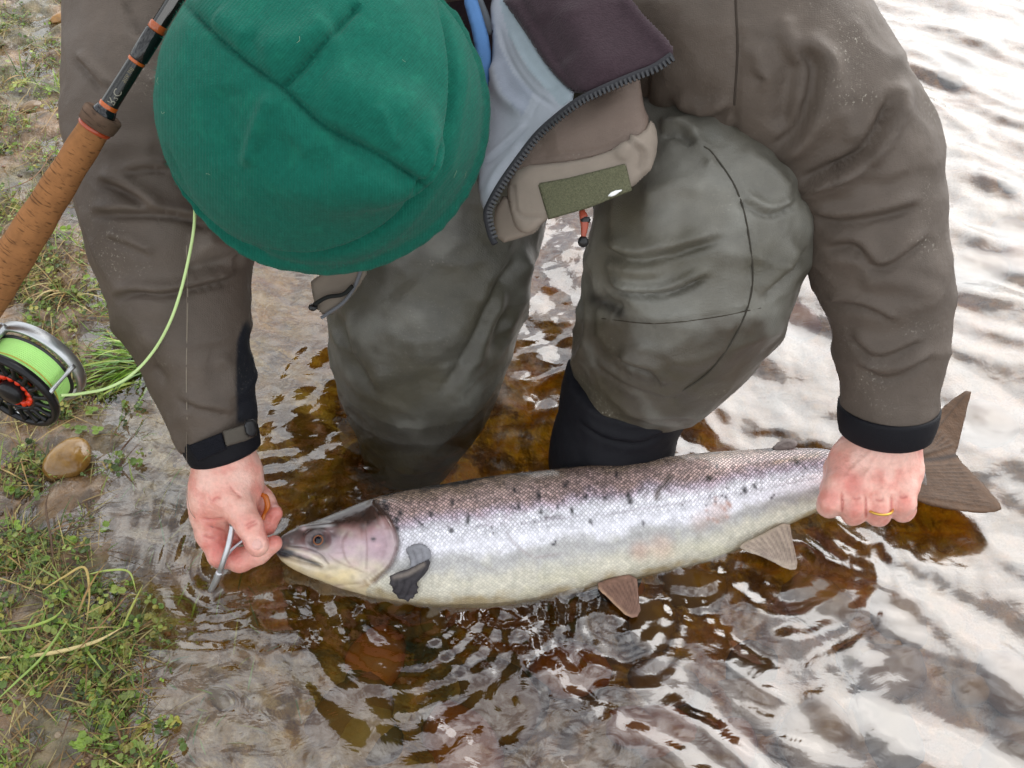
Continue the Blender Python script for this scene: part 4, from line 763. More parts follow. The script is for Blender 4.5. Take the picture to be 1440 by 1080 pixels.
fm = np.where((m.fr > .15) & (m.py > -40))[0]; rb = np.random.RandomState(4); pick = rb.choice(fm, 15000); nn_ = m.normals()[pick]; p0 = m.V[pick]+rb.normal(size=(15000, 3))*.0008; dr = nn_*.7+rb.normal(size=(15000, 3))*.75; dr /= np.linalg.norm(dr, axis=1)[:, None]; ln_ = (.0008+.0018*rb.rand(15000)**2)[:, None]; sd_ = np.cross(dr, FW); sd_ /= np.linalg.norm(sd_, axis=1)[:, None]+1e-9; w_ = .00006
Vh = np.stack([p0-sd_*w_, p0+sd_*w_, p0+dr*ln_+sd_*w_*.5, p0+dr*ln_-sd_*w_*.5], 1).reshape(-1, 3); mh = Msh(Vh, np.arange(60000).reshape(-1, 4), lin(40, 128, 106)); mh.col[:] = np.repeat((lin(30, 112, 92)[None]*rb.uniform(.7, 1.5, (15000, 1))), 4, 0); o = kid('wool_fuzz', mh, M_cloth, bean, False); o['kind'] = 'stuff'
lf = []
for i_ in range(9):
    k_ = fm[rb.randint(len(fm))]; q_ = m.V[k_]+m.N[k_]*.0008; a_, b_ = frame_of(m.N[k_]); t_ = rb.rand()*6.28; e_ = a_*math.cos(t_)+b_*math.sin(t_); g_ = np.cross(m.N[k_], e_); l_ = rb.uniform(.002, .006); lf.append(tube([q_-e_*l_/2, q_+g_*l_*.25+m.N[k_]*.0006, q_+e_*l_/2], .00007, 4, 3, lin(170, 180, 150)))
o = kid('lint', join(lf), M_cloth, bean, False); o['kind'] = 'stuff'
# ---- the body: head and limbs under the clothes, two bare hands (one skin)
SK = lin(228, 172, 156)*1.0; RED = lin(216, 92, 82)*.86; PALE = lin(238, 202, 188)*1.0
f = Field((-.6, .40, -.20), (.5, 1.3, .62), .012)
f.chain(C4([(1250, 570, .878, .026), (1225, 280, .84, .04), (1020, 30, .85, .05), (800, -150, 1.0, .10)]), .02); f.chain(C4([(306, 600, .894, .024), (240, 320, .87, .038), (215, 60, .87, .045), (420, -150, 1.0, .09)]), .02)
f.chain(C4([(420, -170, .94, .08), (600, -190, .94, .10), (800, -180, .94, .10)]), .04); f.cone(P(700, -190, .94), P(780, -60, 1.0), .10, .07, .04)
f.chain(C4([(500, -60, .95, .06), (460, 120, .85, .055)]), .02); f.ell(P(452, 190, .80), [RT, UP, -FW], (.076, .088, .095), .02)
f.chain(C4([(870, -40, .98, .06), (990, 300, .87, .06), (880, 560, .985, .04)]), .03); f.chain(C4([(700, -60, 1.0, .06), (605, 420, 1.04, .07), (590, 590, 1.11, .05)]), .03)
f.ell(P(455, 268, .885), [RT, UP, -FW], (.013, .022, .016), .008); f.ell(P(455, 315, .865), [RT, UP, -FW], (.03, .02, .03), .015)
f.ell(P(395, 240, .90), [RT, UP, -FW], (.012, .008, .008), .004, True); f.ell(P(515, 240, .90), [RT, UP, -FW], (.012, .008, .008), .004, True)
bm_ = subdiv(f.mesh(), 1); bm_.paint(SK)
def hand_mesh(chains, ells, lo, hi, h=.0026):
    f = Field(lo, hi, h)
    for ch, k in chains: f.chain(C4(ch), k)
    for c_, r_, k, *ax_ in ells: f.ell(P(*c_), ax_[0] if ax_ else [RT, UP, -FW], r_, k)
    return subdiv(f.mesh(), 1)
# hand gripping the wrist of the tail
rc = P(1228, 680, .89)
rt = hand_mesh([
    ([(1246, 570, .882, .0270), (1240, 622, .888, .0285), (1234, 640, .889, .0275)], .012),
    ([(1212, 634, .886, .0150), (1194, 662, .881, .0135), (1178, 684, .874, .0125)], .011), ([(1228, 630, .884, .0160), (1216, 662, .880, .0130), (1209, 682, .8705, .0120)], .011),
    ([(1248, 630, .884, .0160), (1245, 662, .880, .0130), (1241, 684, .8710, .0118)], .011), ([(1268, 632, .886, .0155), (1274, 662, .882, .0130), (1272, 684, .875, .0118)], .011),
    ([(1178, 684, .874, .0118), (1168, 704, .873, .0108), (1166, 711, .880, .0106), (1172, 706, .905, .0095), (1180, 690, .922, .0085)], .0035),
    ([(1209, 682, .8705, .0118), (1202, 712, .868, .0106), (1201, 722, .876, .0104), (1204, 716, .903, .0095), (1208, 696, .924, .0085)], .0035),
    ([(1241, 684, .8710, .0115), (1237, 714, .868, .0102), (1235, 724, .876, .0102), (1238, 718, .903, .0092), (1240, 698, .924, .0082)], .0035),
    ([(1272, 684, .875, .0115), (1270, 708, .872, .0106), (1270, 717, .880, .0102), (1271, 710, .904, .0090), (1270, 692, .922, .0080)], .0035),
    ([(1205, 640, .892, .016), (1182, 660, .910, .0135), (1172, 690, .928, .011), (1196, 706, .936, .0095)], .008),
], [((1222, 648, .889), (.036, .022, .016), .012), ((1180, 678, .8685), (.0088, .008, .0065), .006), ((1211, 678, .8655), (.0088, .0085, .0068), .006), ((1242, 680, .8665), (.0080, .0075, .0062), .006), ((1271, 680, .870), (.0080, .0075, .006), .006)], rc-.1, rc+.1)
def fin_hand(m, tends, reds, creases, nails):
    m.paint(SK); m.front(); m.dsp += .0007*fbm(m.V[:, 0]*70, m.V[:, 1]*70, m.V[:, 2]*70, 3)
    for t_ in tends: m.st(*t_)
    for c_ in creases: m.st(c_, 1.8, .0011, 'g', .2)
    for n_ in nails: m.dsp += -.0009*np.exp(-((np.hypot((m.px-n_[0])/n_[2], (m.py-n_[1])/n_[3])-1)/.16)**2)*m.fr
    m.apply(); m.front(); q = fbm(m.V[:, 0]*55, m.V[:, 1]*55, m.V[:, 2]*55, 3); m.tint(sstep(-.2, .6, q)*.35, PALE); m.tint(sstep(0, .6, -q)*.30, RED)
    for r_ in reds: m.spot(r_[0], r_[1], r_[2]*1.1, RED if len(r_) < 5 else r_[4], r_[3]*.72)
    for c_ in creases: m.line(c_, 1.6, RED*.72, .55, .2)
    for n_ in nails: m.tint((np.hypot((m.px-n_[0])/n_[2], (m.py-n_[1])/n_[3]) < .95)*(m.fr > 0)*.75, lin(236, 186, 176)*.86)
    return m
fin_hand(rt, [([(1246, 625), (1228, 650), (1212, 680)], 4, .0016, 'r'), ([(1252, 625), (1244, 655), (1241, 680)], 4, .0014, 'r'), ([(1262, 628), (1268, 655), (1272, 680)], 4, .0012, 'r'), ([(1235, 628), (1205, 655), (1182, 680)], 4, .0012, 'r'),
                ([(1208, 640), (1224, 655), (1238, 668), (1243, 690)], 2.5, .0008, 'r'), ([(1226, 648), (1222, 668), (1226, 690)], 8, .0014, 'g'), ([(1256, 650), (1258, 675), (1255, 694)], 7, .0013, 'g'), ([(1196, 660), (1192, 680), (1192, 694)], 7, .0013, 'g')],
         [(1180, 660, 14, .5), (1168, 700, 16, .65), (1200, 680, 15, .75), (1202, 718, 14, .6), (1236, 672, 12, .4), (1236, 722, 14, .55), (1270, 672, 10, .25), (1270, 712, 15, .5), (1172, 640, 10, .3)],
         [[(1183, 690), (1185, 706), (1184, 722)], [(1184, 696), (1185, 706), (1184, 722)], [(1217, 694), (1218, 712), (1218, 730)], [(1218, 698), (1218, 712), (1218, 730)], [(1254, 694), (1254, 710), (1254, 726)], [(1253, 698), (1253, 710), (1253, 726)]] + [[(a-7, b), (a, b+2), (a+7, b-1)] for a, b in ((1204, 700), (1237, 702), (1270, 698))], [])
# hand holding the hook keeper at the fish's mouth
lc = P(330, 715, .895)
lt = hand_mesh([
    ([(306, 598, .893, .0250), (315, 640, .898, .0255), (318, 668, .897, .0250)], .012),
    ([(306, 672, .895, .0195), (300, 700, .896, .0185), (296, 728, .898, .0165)], .012), ([(325, 668, .895, .021), (325, 698, .888, .0165), (337, 716, .880, .0130)], .012),
    ([(345, 665, .900, .0150), (347, 690, .902, .0150)], .010),
    ([(337, 716, .880, .0128), (350, 738, .873, .0112), (361, 764, .871, .0098), (363, 769, .872, .0088)], .005),
    ([(292, 726, .899, .0140), (297, 752, .899, .0125), (310, 780, .899, .0110), (338, 788, .897, .0100), (362, 778, .894, .0095), (385, 765, .892, .0080)], .006),
    ([(305, 722, .910, .0140), (325, 752, .918, .0105), (350, 748, .914, .0095), (375, 738, .908, .0088), (386, 722, .906, .0080)], .005),
    ([(352, 690, .910, .0120), (368, 700, .918, .0100), (380, 716, .918, .0085)], .006),
    ([(340, 690, .918, .0120), (356, 712, .926, .0095), (352, 736, .930, .0080)], .006),
], [((312, 692, .900), (.0270, .030, .018), .012)], lc-.105, lc+.105)
fin_hand(lt, [([(312, 660), (316, 690), (330, 715)], 7, .0012, 'r'), ([(300, 668), (292, 700), (292, 730)], 6, .0010, 'r')],
         [(300, 760, 20, .7), (312, 785, 18, .8), (345, 782, 18, .5), (388, 758, 14, .9), (388, 722, 16, .9), (300, 722, 16, .4), (345, 735, 12, .45), (318, 688, 10, .25), (330, 765, 14, .7), (375, 745, 12, .7), (362, 690, 10, .6)],
         [[(283, 728), (300, 731), (318, 728)], [(288, 738), (304, 742), (320, 748)], [(344, 740), (352, 735), (362, 731)], [(346, 744), (355, 739), (364, 735)], [(298, 706), (304, 700), (312, 702)], [(322, 682), (328, 690), (340, 700)], [(284, 752), (294, 756), (306, 756)], [(318, 728), (324, 745), (338, 760), (350, 772)]],
         [(362, 766, 7.5, 8.5)])
body = to_obj('body', joinq([bm_, rt, lt]), M_skin, person)
# wedding ring
tr = []
for i in range(40):
    a = i/40*6.283; tr.append(P(1236, 714, .8685)+RT*.0112*math.cos(a)+(-FW*.88-UP*.40)*.0120*math.sin(a))
tr.append(tr[0]); o = to_obj('wedding_ring', tube(tr, .0012, 8, 1, lin(220, 180, 90), cap=False), M_metal, person); o['label'] = 'gold wedding ring'
# ------------------------------------------------------------------ the salmon
TOP = np.array([(383, 766), (392, 756), (408, 746), (440, 735), (475, 722), (520, 703), (560, 694), (620, 684), (700, 671), (800, 660), (900, 649), (1000, 638), (1100, 631), (1160, 632), (1210, 642), (1260, 648), (1300, 648)], float)
BOT = np.array([(383, 776), (392, 784), (408, 796), (440, 810), (475, 823), (520, 835), (560, 843), (620, 849), (700, 848), (800, 831), (900, 808), (1000, 784), (1060, 757), (1110, 733), (1160, 712), (1210, 700), (1260, 692), (1300, 694)], float)
nu, nv = 460, 150
u0 = 383+(1300-383)*np.linspace(0, 1, nu)
def sm_interp(T):
    xs = np.linspace(383, 1300, 2000); y = np.interp(xs, T[:, 0], T[:, 1]); k = np.ones(55)/55; y = np.convolve(np.r_[np.full(27, y[0]), y, np.full(27, y[-1])], k, 'valid'); return np.interp(u0, xs, y)
tp, bt = sm_interp(TOP), sm_interp(BOT); s_ = np.clip((u0-383)/14, 0, 1)**.5
cy = (tp+bt)/2; hp = (bt-tp)/2*s_+.3
zc_ = .012+.020*sstep(1000, 1250, u0)+.004*sstep(520, 383, u0)
dc = (H-zc_)/(sP+(cy-540)/F*cP); Ct = PA(np.c_[u0, cy, dc]); hw = hp/F*dc
rt_ = np.interp(u0, [383, 450, 560, 800, 1000, 1160, 1240, 1300], [.62, .62, .62, .62, .55, .46, .34, .16])   # thickness to height
tilt = math.radians(22); e1 = np.array([0, math.cos(tilt), math.sin(tilt)]); e2 = np.array([0, -math.sin(tilt), math.cos(tilt)])
A = hw/np.sqrt((e1@UP)**2+(rt_*(e2@UP))**2); B = A*rt_
th = np.linspace(0, 2*np.pi, nv, endpoint=False); ct, st_ = np.cos(th), np.sin(th); prof = np.sign(st_)*np.abs(st_)**.85
V = Ct[:, None]+A[:, None, None]*ct[None, :, None]*e1+B[:, None, None]*prof[None, :, None]*e2
V = V.reshape(-1, 3); i, j = np.meshgrid(np.arange(nu-1), np.arange(nv), indexing='ij'); j2 = (j+1) % nv
Fc = np.stack([i*nv+j, i*nv+j2, (i+1)*nv+j2, (i+1)*nv+j], -1).reshape(-1, 4)
V = np.vstack([V, Ct[0]-RT*.001, Ct[-1]+RT*.002]); nV = len(V)
caps = np.array([[nV-2, (k+1) % nv, k, k] for k in range(0)]+[[nV-2, (k+2) % nv, (k+1) % nv, k] for k in range(0, nv, 2)]+[[nV-1, (nu-1)*nv+k, (nu-1)*nv+(k+1) % nv, (nu-1)*nv+(k+2) % nv] for k in range(0, nv, 2)])
m = Msh(V, np.vstack([Fc, caps])); U = np.r_[np.repeat(u0, nv), 383, 1300]; Tv = np.r_[np.tile(ct, nu), 0, 0]; SV = np.r_[np.tile(st_, nu), 0, 0]
if (m.normals()[nv*200+nv//4]@e2) < 0: m.F = m.F[:, ::-1]
m.paint(lin(205, 200, 205)); m.front()
PY = m.py; hd_ = sstep(540, 528, m.px+.0*m.py); n = fbm(V[:, 0]*30, V[:, 1]*30, V[:, 2]*30, 4); n2 = fbm(V[:, 0]*90+4, V[:, 1]*90, V[:, 2]*90, 3)
v = Tv+.13*n+.05*n2                                 # 1 back .. -1 belly
c = np.tile(lin(238, 236, 244)*1.0, (len(V), 1))  # silver-white flank, whitened further to carry the blown sun highlight in its colour
c = mixc(c, sstep(.12, .38, v), lin(200, 180, 196)); c = mixc(c, sstep(.28, .55, v), lin(194, 164, 158)); c = mixc(c, sstep(.62, .88, v), lin(154, 130, 112)); c = mixc(c, sstep(.88, .99, v), lin(46, 40, 38))
c = mixc(c, sstep(-.22, -.42, v), lin(178, 176, 174)); c = mixc(c, sstep(-.45, -.72, v), lin(202, 196, 178)); c = mixc(c, sstep(-.85, -1, v), lin(168, 152, 118))
m.col = c; m.tint(sstep(.2, .7, n)*.25*(v < -.2), lin(196, 190, 150)); m.tint(sstep(.2, .8, n2)*.2*(v < -.3), lin(150, 140, 120))
for (x, y, r, k) in ((900, 775, 14, .4), (930, 770, 18, .35), (1010, 720, 16, .35), (985, 733, 14, .25)): m.spot(x, y, r, lin(206, 150, 120), k)
m.tint(sstep(1225, 1275, m.px)*.95, lin(104, 84, 66)*.6)
tl_ = sstep(1000, 1180, m.px)*(Tv > .1); m.tint(tl_*.4, lin(150, 146, 170))
# gill cover edge and the head in front of it
OP = [(528, 704), (545, 722), (557, 745), (560, 768), (552, 792), (540, 806), (522, 822)]
b, t_, sd = polyd(m.px, m.py, cat(np.array(OP, float), 8)); inhead = ((sd > 0) & (m.px < 575)) | (m.px < 515); inhead &= m.px < 575
if not inhead[np.argmin(np.hypot(m.px-470, m.py-780)+(m.fr <= 0)*1e3)]: inhead = ((sd < 0) & (m.px < 575)) | (m.px < 515)
hdm = inhead.astype(float); hv = Tv
hn = hv+.18*fbm(V[:, 0]*45, V[:, 1]*45, V[:, 2]*45, 4); hc = np.tile(lin(184, 164, 166), (len(V), 1)); hc = mixc(hc, sstep(.0, .3, hn), lin(150, 112, 108)); hc = mixc(hc, sstep(.22, .48, hn), lin(56, 38, 30)); hc = mixc(hc, sstep(.8, 1, hv), lin(30, 26, 22))
hc = mixc(hc, sstep(-.2, -.6, hn), lin(196, 182, 160)); hc = mixc(hc, sstep(-.6, -.95, hn)*.5, lin(196, 174, 122)); hc = mixc(hc, sstep(440, 400, m.px)*(hv > -.3), lin(110, 104, 104))
m.col = m.col*(1-hdm[:, None])+hc*hdm[:, None]
S = m.st; rs_ = np.random.RandomState(8); rr = np.random.RandomState(2)
def inhead_at(x, y): return x < np.interp(y, [704, 722, 745, 768, 792, 806, 822], [528, 545, 557, 560, 552, 540, 522])-4
S([(492, 742), (482, 760), (486, 785), (500, 800)], 2.4, .0010, 'g'); S([(458, 776), (475, 790), (500, 800), (520, 808)], 2.2, .0010, 'g'); S([(530, 712), (540, 745), (545, 770), (538, 795)], 5, .0010, 'r')
S([(x, y) for x, y in OP], 4.5, .0032, 'g', .02); S([(x-9, y) for x, y in OP], 8, .0022, 'r', .05); S([(510, 738), (514, 765), (514, 800)], 2.2, .0012, 'g', .1); S([(505, 812), (530, 800), (548, 785)], 2.2, .0012, 'g')
S([(384, 776), (400, 782), (425, 790), (447, 794), (456, 796)], 3.0, .0034, 'g', .05); S([(398, 771), (425, 777), (445, 786), (458, 798)], 4.5, .0024, 'r', .1); S([(405, 768), (430, 770), (450, 778), (462, 792)], 2, .0014, 'g', .1)
S([(415, 744), (440, 740), (470, 737)], 3.5, .0018, 'r'); S([(388, 770), (400, 762), (412, 760)], 4, .0015, 'r')
r_ = np.hypot((m.px-449)/15, (m.py-760)/12); m.dsp += -.0030*np.exp(-(r_/.75)**2)*m.fr; m.dsp += .0014*np.exp(-((r_-1.25)/.3)**2)*m.fr
S([(455, 830), (480, 824), (510, 822)], 2, .0009, 'g'); S([(440, 815), (480, 832), (515, 842)], 2.2, .0012, 'g'); S([(465, 745), (480, 770), (470, 795)], 12, .0016, 'r'); S([(490, 790), (505, 770), (500, 745)], 6, .0009, 'g')
m.dsp += .0006*n*(m.fr > 0)
LAT = [(562, 742), (640, 741), (720, 737), (800, 728), (880, 719), (960, 706), (1060, 690), (1150, 672)]; S(LAT, 2.2, .0004, 'g', .05)
SCR = [(710, 738), (716, 755), (730, 770), (752, 783), (800, 778)]; S(SCR, 2.5, .0009, 'g')
m.apply(); N_ = m.N; m.front()
m.line(LAT, 1.2, lin(150, 136, 150), .35); m.line(SCR, 1.6, lin(150, 130, 128), .45, .2); m.line(OP, 3.2, lin(70, 50, 44), .85, .05); m.line([(514, 735), (516, 765), (515, 800)], 1.4, lin(120, 92, 84), .5)
m.line([(386, 773), (404, 778), (428, 786), (452, 796)], 2.6, lin(40, 42, 50), .9); m.line([(405, 768), (430, 771), (450, 779), (462, 793)], 1.5, lin(70, 56, 50), .7); m.line([(403, 772), (428, 777), (446, 786), (457, 797)], 3.4, lin(222, 210, 190), .8)
m.spot(449, 760, 24, lin(34, 32, 38), .9, 15); m.spot(472, 752, 14, lin(92, 84, 90), .6, 9); m.spot(488, 768, 20, lin(206, 172, 184), .5, 14); m.spot(532, 765, 20, lin(178, 140, 156), .6, 22); m.spot(525, 758, 4, lin(36, 30, 40), 1, 3); m.spot(511, 724, 3.5, lin(30, 24, 22), .9); m.spot(475, 806, 30, lin(222, 196, 130), .5, 12)
m.line([(412, 744), (440, 741), (475, 738)], 2.0, lin(190, 190, 190), .6, .2)
for k_ in range(60):
    hx, hy = 400+150*rs_.rand(), 715+110*rs_.rand(); cc_ = [lin(60, 44, 36), lin(214, 180, 180), lin(120, 92, 90), lin(200, 190, 170)][k_ % 4]; m.spot(hx, hy, 3+7*rs_.rand(), cc_, .28*(1 if inhead_at(hx, hy) else 0), 2+5*rs_.rand())
m.line([(492, 742), (482, 760), (486, 785), (500, 800)], 1.8, lin(130, 100, 96), .5, .2); m.line([(458, 776), (475, 790), (500, 800), (520, 808)], 1.6, lin(126, 100, 84), .45, .2); m.line([(500, 826), (520, 822), (535, 812)], 1.6, lin(150, 116, 80), .5, .2)
for q_ in range(5): m.line([(516+q_*5, 812-q_*2), (524+q_*5, 820-q_*3)], 1.2, lin(120, 96, 80), .4, 0); m.spot(400, 778, 12, lin(64, 66, 74), .7, 5)
sp = [(563, 722), (607, 722), (593, 738), (635, 707), (660, 728), (655, 733), (730, 712), (757, 696), (795, 682), (760, 720), (784, 713), (825, 699), (850, 700), (885, 697), (768, 727), (804, 719), (779, 765), (885, 705), (723, 690), (880, 640), (865, 668), (541, 705), (545, 712), (557, 730), (558, 742), (832, 733), (1008, 655), (995, 673), (1045, 690), (1063, 683), (1120, 650), (1085, 700), (1020, 700), (905, 735), (634, 746)]
for x, y in sp: m.spot(x+rr.randn(), y, 2.4+rr.rand()*2.0, lin(26, 16, 34)*.6, 1.0, 2.4+rr.rand()*3); m.spot(x+2.5*rr.randn(), y+3.5*rr.choice([-1, 1]), 1.9, lin(30, 18, 40)*.7, .95)
for k_ in range(70): x = rr.uniform(560, 1150); y0 = np.interp(x, TOP[:, 0], TOP[:, 1]); y1 = np.interp(x, BOT[:, 0], BOT[:, 1]); m.spot(x, y0+(y1-y0)*rr.uniform(.08, .5), 1.6, lin(40, 28, 40), .85)
m.line([(944, 664), (936, 680), (926, 690), (922, 706)], 4.5, lin(84, 70, 64), .9, .1); m.line([(768, 728), (790, 727)], 2.5, lin(130, 116, 124), .7); m.spot(998, 672, 4, lin(90, 74, 66), .8); m.line([(1090, 650), (1120, 644), (1150, 640)], 4, lin(150, 120, 70), .5)
for k_ in range(16): m.spot(rr.uniform(990, 1030), rr.uniform(700, 735), 3, lin(190, 140, 120), .5)
sc_ = .0032; arc = np.r_[np.repeat(np.cumsum(np.r_[0, np.linalg.norm(np.diff(Ct, axis=0), axis=1)]), nv), 0, 0]; gv = np.r_[(A[:, None]*(np.arange(nv)/nv*2*np.pi)[None, :]*.80).ravel(), 0, 0]
m.at['su'] = (arc/sc_+gv/sc_*1.15)*.78; m.at['sv'] = (arc/sc_-gv/sc_*1.15)*.78
samt = sstep(-.40, .10, Tv)*(1-hdm)*(.5+.5*sstep(.15, .4, Tv))+.22*(1-hdm)*(Tv <= -.2); m.at['samt'] = samt; m.at['metal'] = np.clip(.12*(1-hdm)*sstep(-.5, 0, Tv)+.03, 0, 1)
fish = empty('salmon', tuple(Ct[nu//2])); tag(fish, 'large silver salmon with pink-sheened back lying on its side in the water', 'fish')
fb = to_obj('body', m, M_fish, fish)
def fin(name, poly, ctrl, col, rays, colr, T=.0012, tips=None, rnd=5, label=None, sm=1):
    q = panel(poly, ctrl, T, 2, rnd, sm, col); q.front(); q.dsp += .0006*fbm(q.V[:, 0]*60, q.V[:, 1]*60, q.V[:, 2]*60, 2)
    for r_ in rays: q.st(r_, 1.8, .0010, 'r', .1, 4)
    q.apply(); q.front()
    for r_ in rays: q.line(r_, 1.4, colr, .55, .1, 4)
    if tips: q.line(tips[0], tips[1], tips[2], .8)
    o = to_obj(name, q, M_fin, fish)
    if label: o['label'] = label
    return o
def fan(a, b, c_, d_, n):                    # rays from edge a-b to edge c-d
    return [[tuple(np.array(a)+(np.array(b)-a)*t_), tuple((np.array(a)+(np.array(b)-a)*t_+np.array(c_)+(np.array(d_)-c_)*t_)/2+np.array([1.5, 0])), tuple(np.array(c_)+(np.array(d_)-c_)*t_)] for t_ in np.linspace(.04, .96, n)]
dd = lambda x, y, dz=0: Wd(x, y, .03)+dz
BRN = lin(112, 84, 62)*.6
fin('tail_fin', [(1270, 645), (1298, 625), (1300, 598), (1330, 568), (1368, 543), (1360, 575), (1348, 628), (1343, 640), (1375, 672), (1413, 714), (1395, 723), (1340, 718), (1290, 706), (1268, 690)],
    [(1290, 600, dd(1290, 600)), (1368, 543, dd(1368, 543)-.01), (1300, 650, dd(1300, 650)), (1413, 714, dd(1413, 714)+.004), (1290, 705, dd(1290, 705)), (1345, 640, dd(1345, 640)+.012)], BRN,
    fan((1285, 650), (1300, 640), (1310, 590), (1345, 625), 6)+[[(1290, 640), (1320, 600), (1362, 550)]]+fan((1285, 655), (1285, 698), (1350, 650), (1400, 716), 11), lin(66, 52, 42)*.7, .0016, ([(1290, 648), (1320, 645), (1345, 640)], 3.5, lin(36, 30, 30)), 5)
fin('anal_fin', [(1035, 768), (1070, 752), (1110, 730), (1114, 760), (1124, 800), (1108, 802), (1080, 786), (1052, 776)], lambda x, y: Wd(x, y, .012)-.002+0*x, lin(196, 178, 160)*.8, fan((1042, 766), (1108, 734), (1078, 784), (1122, 798), 9), lin(96, 80, 84), .0012)
fin('pelvic_fin', [(834, 822), (860, 812), (895, 806), (898, 835), (901, 866), (884, 870), (862, 848)], lambda x, y: Wd(x, y, .004)-.002+0*x, lin(150, 116, 100)*.8, fan((842, 822), (890, 812), (882, 866), (900, 864), 7), lin(70, 50, 44), .0012, ([(836, 824), (862, 848), (884, 869)], 3, lin(196, 160, 130)))
_ok = (m.fr > .2)&(m.px < 640); _sx, _sy, _sd = m.px[_ok], m.py[_ok], m.d[_ok]
def surfd(x, y):
    return np.array([(lambda w_: (w_*_sd).sum()/(w_.sum()+1e-9))(np.exp(-((_sx-a)**2+(_sy-b)**2)/40.)+1e-7) for a, b in zip(np.ravel(x), np.ravel(y))]).reshape(np.shape(x))
fin('fin_base', [(570, 771), (580, 766), (592, 764), (604, 770), (607, 780), (603, 792), (594, 803), (584, 806), (575, 800), (578, 790), (574, 780)], lambda x, y: surfd(x, y)-.004, lin(150, 150, 156)*.8, [[(580, 772), (586, 788), (584, 800)], [(592, 770), (596, 785), (590, 800)]], lin(90, 88, 94), .0008, None, 3)
fin('pectoral_fin', [(574, 800), (585, 795), (603, 786), (606, 790), (602, 802), (594, 812), (585, 821), (589, 826), (586, 829), (588, 834), (583, 836), (583, 842), (577, 842), (574, 847), (568, 843), (560, 842), (557, 836), (551, 832), (553, 827), (547, 822), (549, 816), (548, 810), (556, 806), (563, 803)], lambda x, y: surfd(x, np.minimum(y, 836))-.006, lin(70, 66, 70)*.7, [[(603, 790), (590, 812), (575, 826)], [(598, 792), (582, 808), (562, 820)], [(604, 796), (596, 810), (584, 826)], [(590, 796), (577, 806), (555, 814)], [(580, 815), (575, 830), (568, 842)], [(570, 815), (566, 828), (560, 838)], [(560, 812), (558, 822), (554, 830)]], lin(26, 24, 30)*.6, .0008, ([(555, 812), (575, 806), (595, 794)], 3.5, lin(130, 120, 112)), 3, None, 0)
fin('adipose_fin', [(1084, 634), (1090, 624), (1104, 616), (1120, 619), (1122, 628), (1108, 634)], lambda x, y: Wd(x, y, .040)+0*x, lin(120, 108, 104)*.8, [[(1092, 630), (1106, 622), (1118, 624)]], lin(80, 70, 70), .003, None, 6)
fin('dorsal_fin', [(755, 672), (770, 662), (800, 655), (845, 645), (880, 640), (905, 640), (880, 652), (850, 662)], lambda x, y: Wd(x, y, .030)+0*x, lin(52, 48, 44)*.7, [[(780, 666), (820, 655), (860, 646)], [(800, 665), (840, 655), (890, 642)]], lin(30, 28, 26), .0014, None, 5)
ey = P(449, 760, dc[np.argmin(np.abs(u0-449))]); ib = np.argmin(np.hypot(m.px-449, m.py-760)+(m.fr <= 0)*1e3); ec = m.V[ib]; nE = m.N[ib]
eo = to_obj('eye', lathe([(-.002, .0072), (.0005, .0070), (.0020, .0058), (.0029, .0036), (.0031, .0000001)], ec-nE*.0002, nE, 28, lin(74, 70, 74)), M_eye, fish)
o = lathe([(.0030, .0034), (.0036, .0028), (.0039, .0000001)], ec-nE*.0003, nE, 24, lin(6, 8, 22)); o = to_obj('pupil', o, M_eye, None); o.parent = eo
for q0, q1 in (([(.0026, .0046), (.0031, .0042)], lin(150, 90, 50)),):
    k_ = lathe([(.0022, .0050), (.0031, .0046), (.0034, .0036), (.0030, .0034)], ec-nE*.0002, nE, 24, q1*.7); k_ = to_obj('iris', k_, M_eye, None); k_.parent = eo
# ------------------------------------------------------------------ fishing rod with its reel
rod = empty('fishing_rod', tuple(P(60, 300, .77))); tag(rod, 'cork handled fly rod with orange and black reel leaning under the arm', 'fishing rod')
a0 = P(-75, 512, .795); a1 = P(147, 158, .745); ra = (a1-a0); LN = np.linalg.norm(ra); ra /= LN
def along(px):                               # point on the rod axis seen at image column px
    lo, hi = -1.0, 2.0
    for _ in range(50):
        md = (lo+hi)/2; q = proj((a0+ra*md)[None])[0][0]
        if q < px: lo = md
        else: hi = md
    return lo
def lat(name, prof, col, mt, seg=40):
    m = lathe(prof, a0, ra, seg, col); r = m.V-a0; m.at['axial'] = r@ra; u, w = frame_of(ra); an = np.arctan2(r@w, r@u); m.at['around'] = np.sin(an)*.02; return to_obj(name, m, mt, rod)
s0, s1 = along(-20), along(132)
pr = [(s0-.04, .0142), (s0, .0150)]+[(s0+(s1-s0)*t_, .0150-.0034*sstep(.1, 1, np.array([t_]))[0]+.0003*math.sin(t_*30)) for t_ in np.linspace(.05, 1, 30)]
lat('cork_grip', pr, lin(166, 114, 70)*.72, M_cork)
lat('winding_check', [(s1-.0002, .0121), (s1+.0004, .0126), (s1+.0026, .0127), (s1+.0030, .0122)], lin(176, 70, 34)*.8, M_gloss)
lat('grip_collar', [(s1+.003, .0118), (s1+.0034, .0138), (s1+.010, .0146), (s1+.0135, .0146), (s1+.0145, .0138), (s1+.0142, .0080), (s1+.0125, .0070)], lin(110, 88, 72)*.7, M_cork)
lat('ferrule', [(s1+.013, .0088), (s1+.016, .0086), (s1+.0195, .0074), (s1+.020, .0062)], lin(20, 20, 24), M_gloss)
lat('thread_wrap', [(s1+.0195, .0068), (s1+.0200, .0070), (s1+.0225, .0070), (s1+.0230, .0066)], lin(200, 96, 30)*.8, M_gloss)
s2, s3 = along(191), along(219)
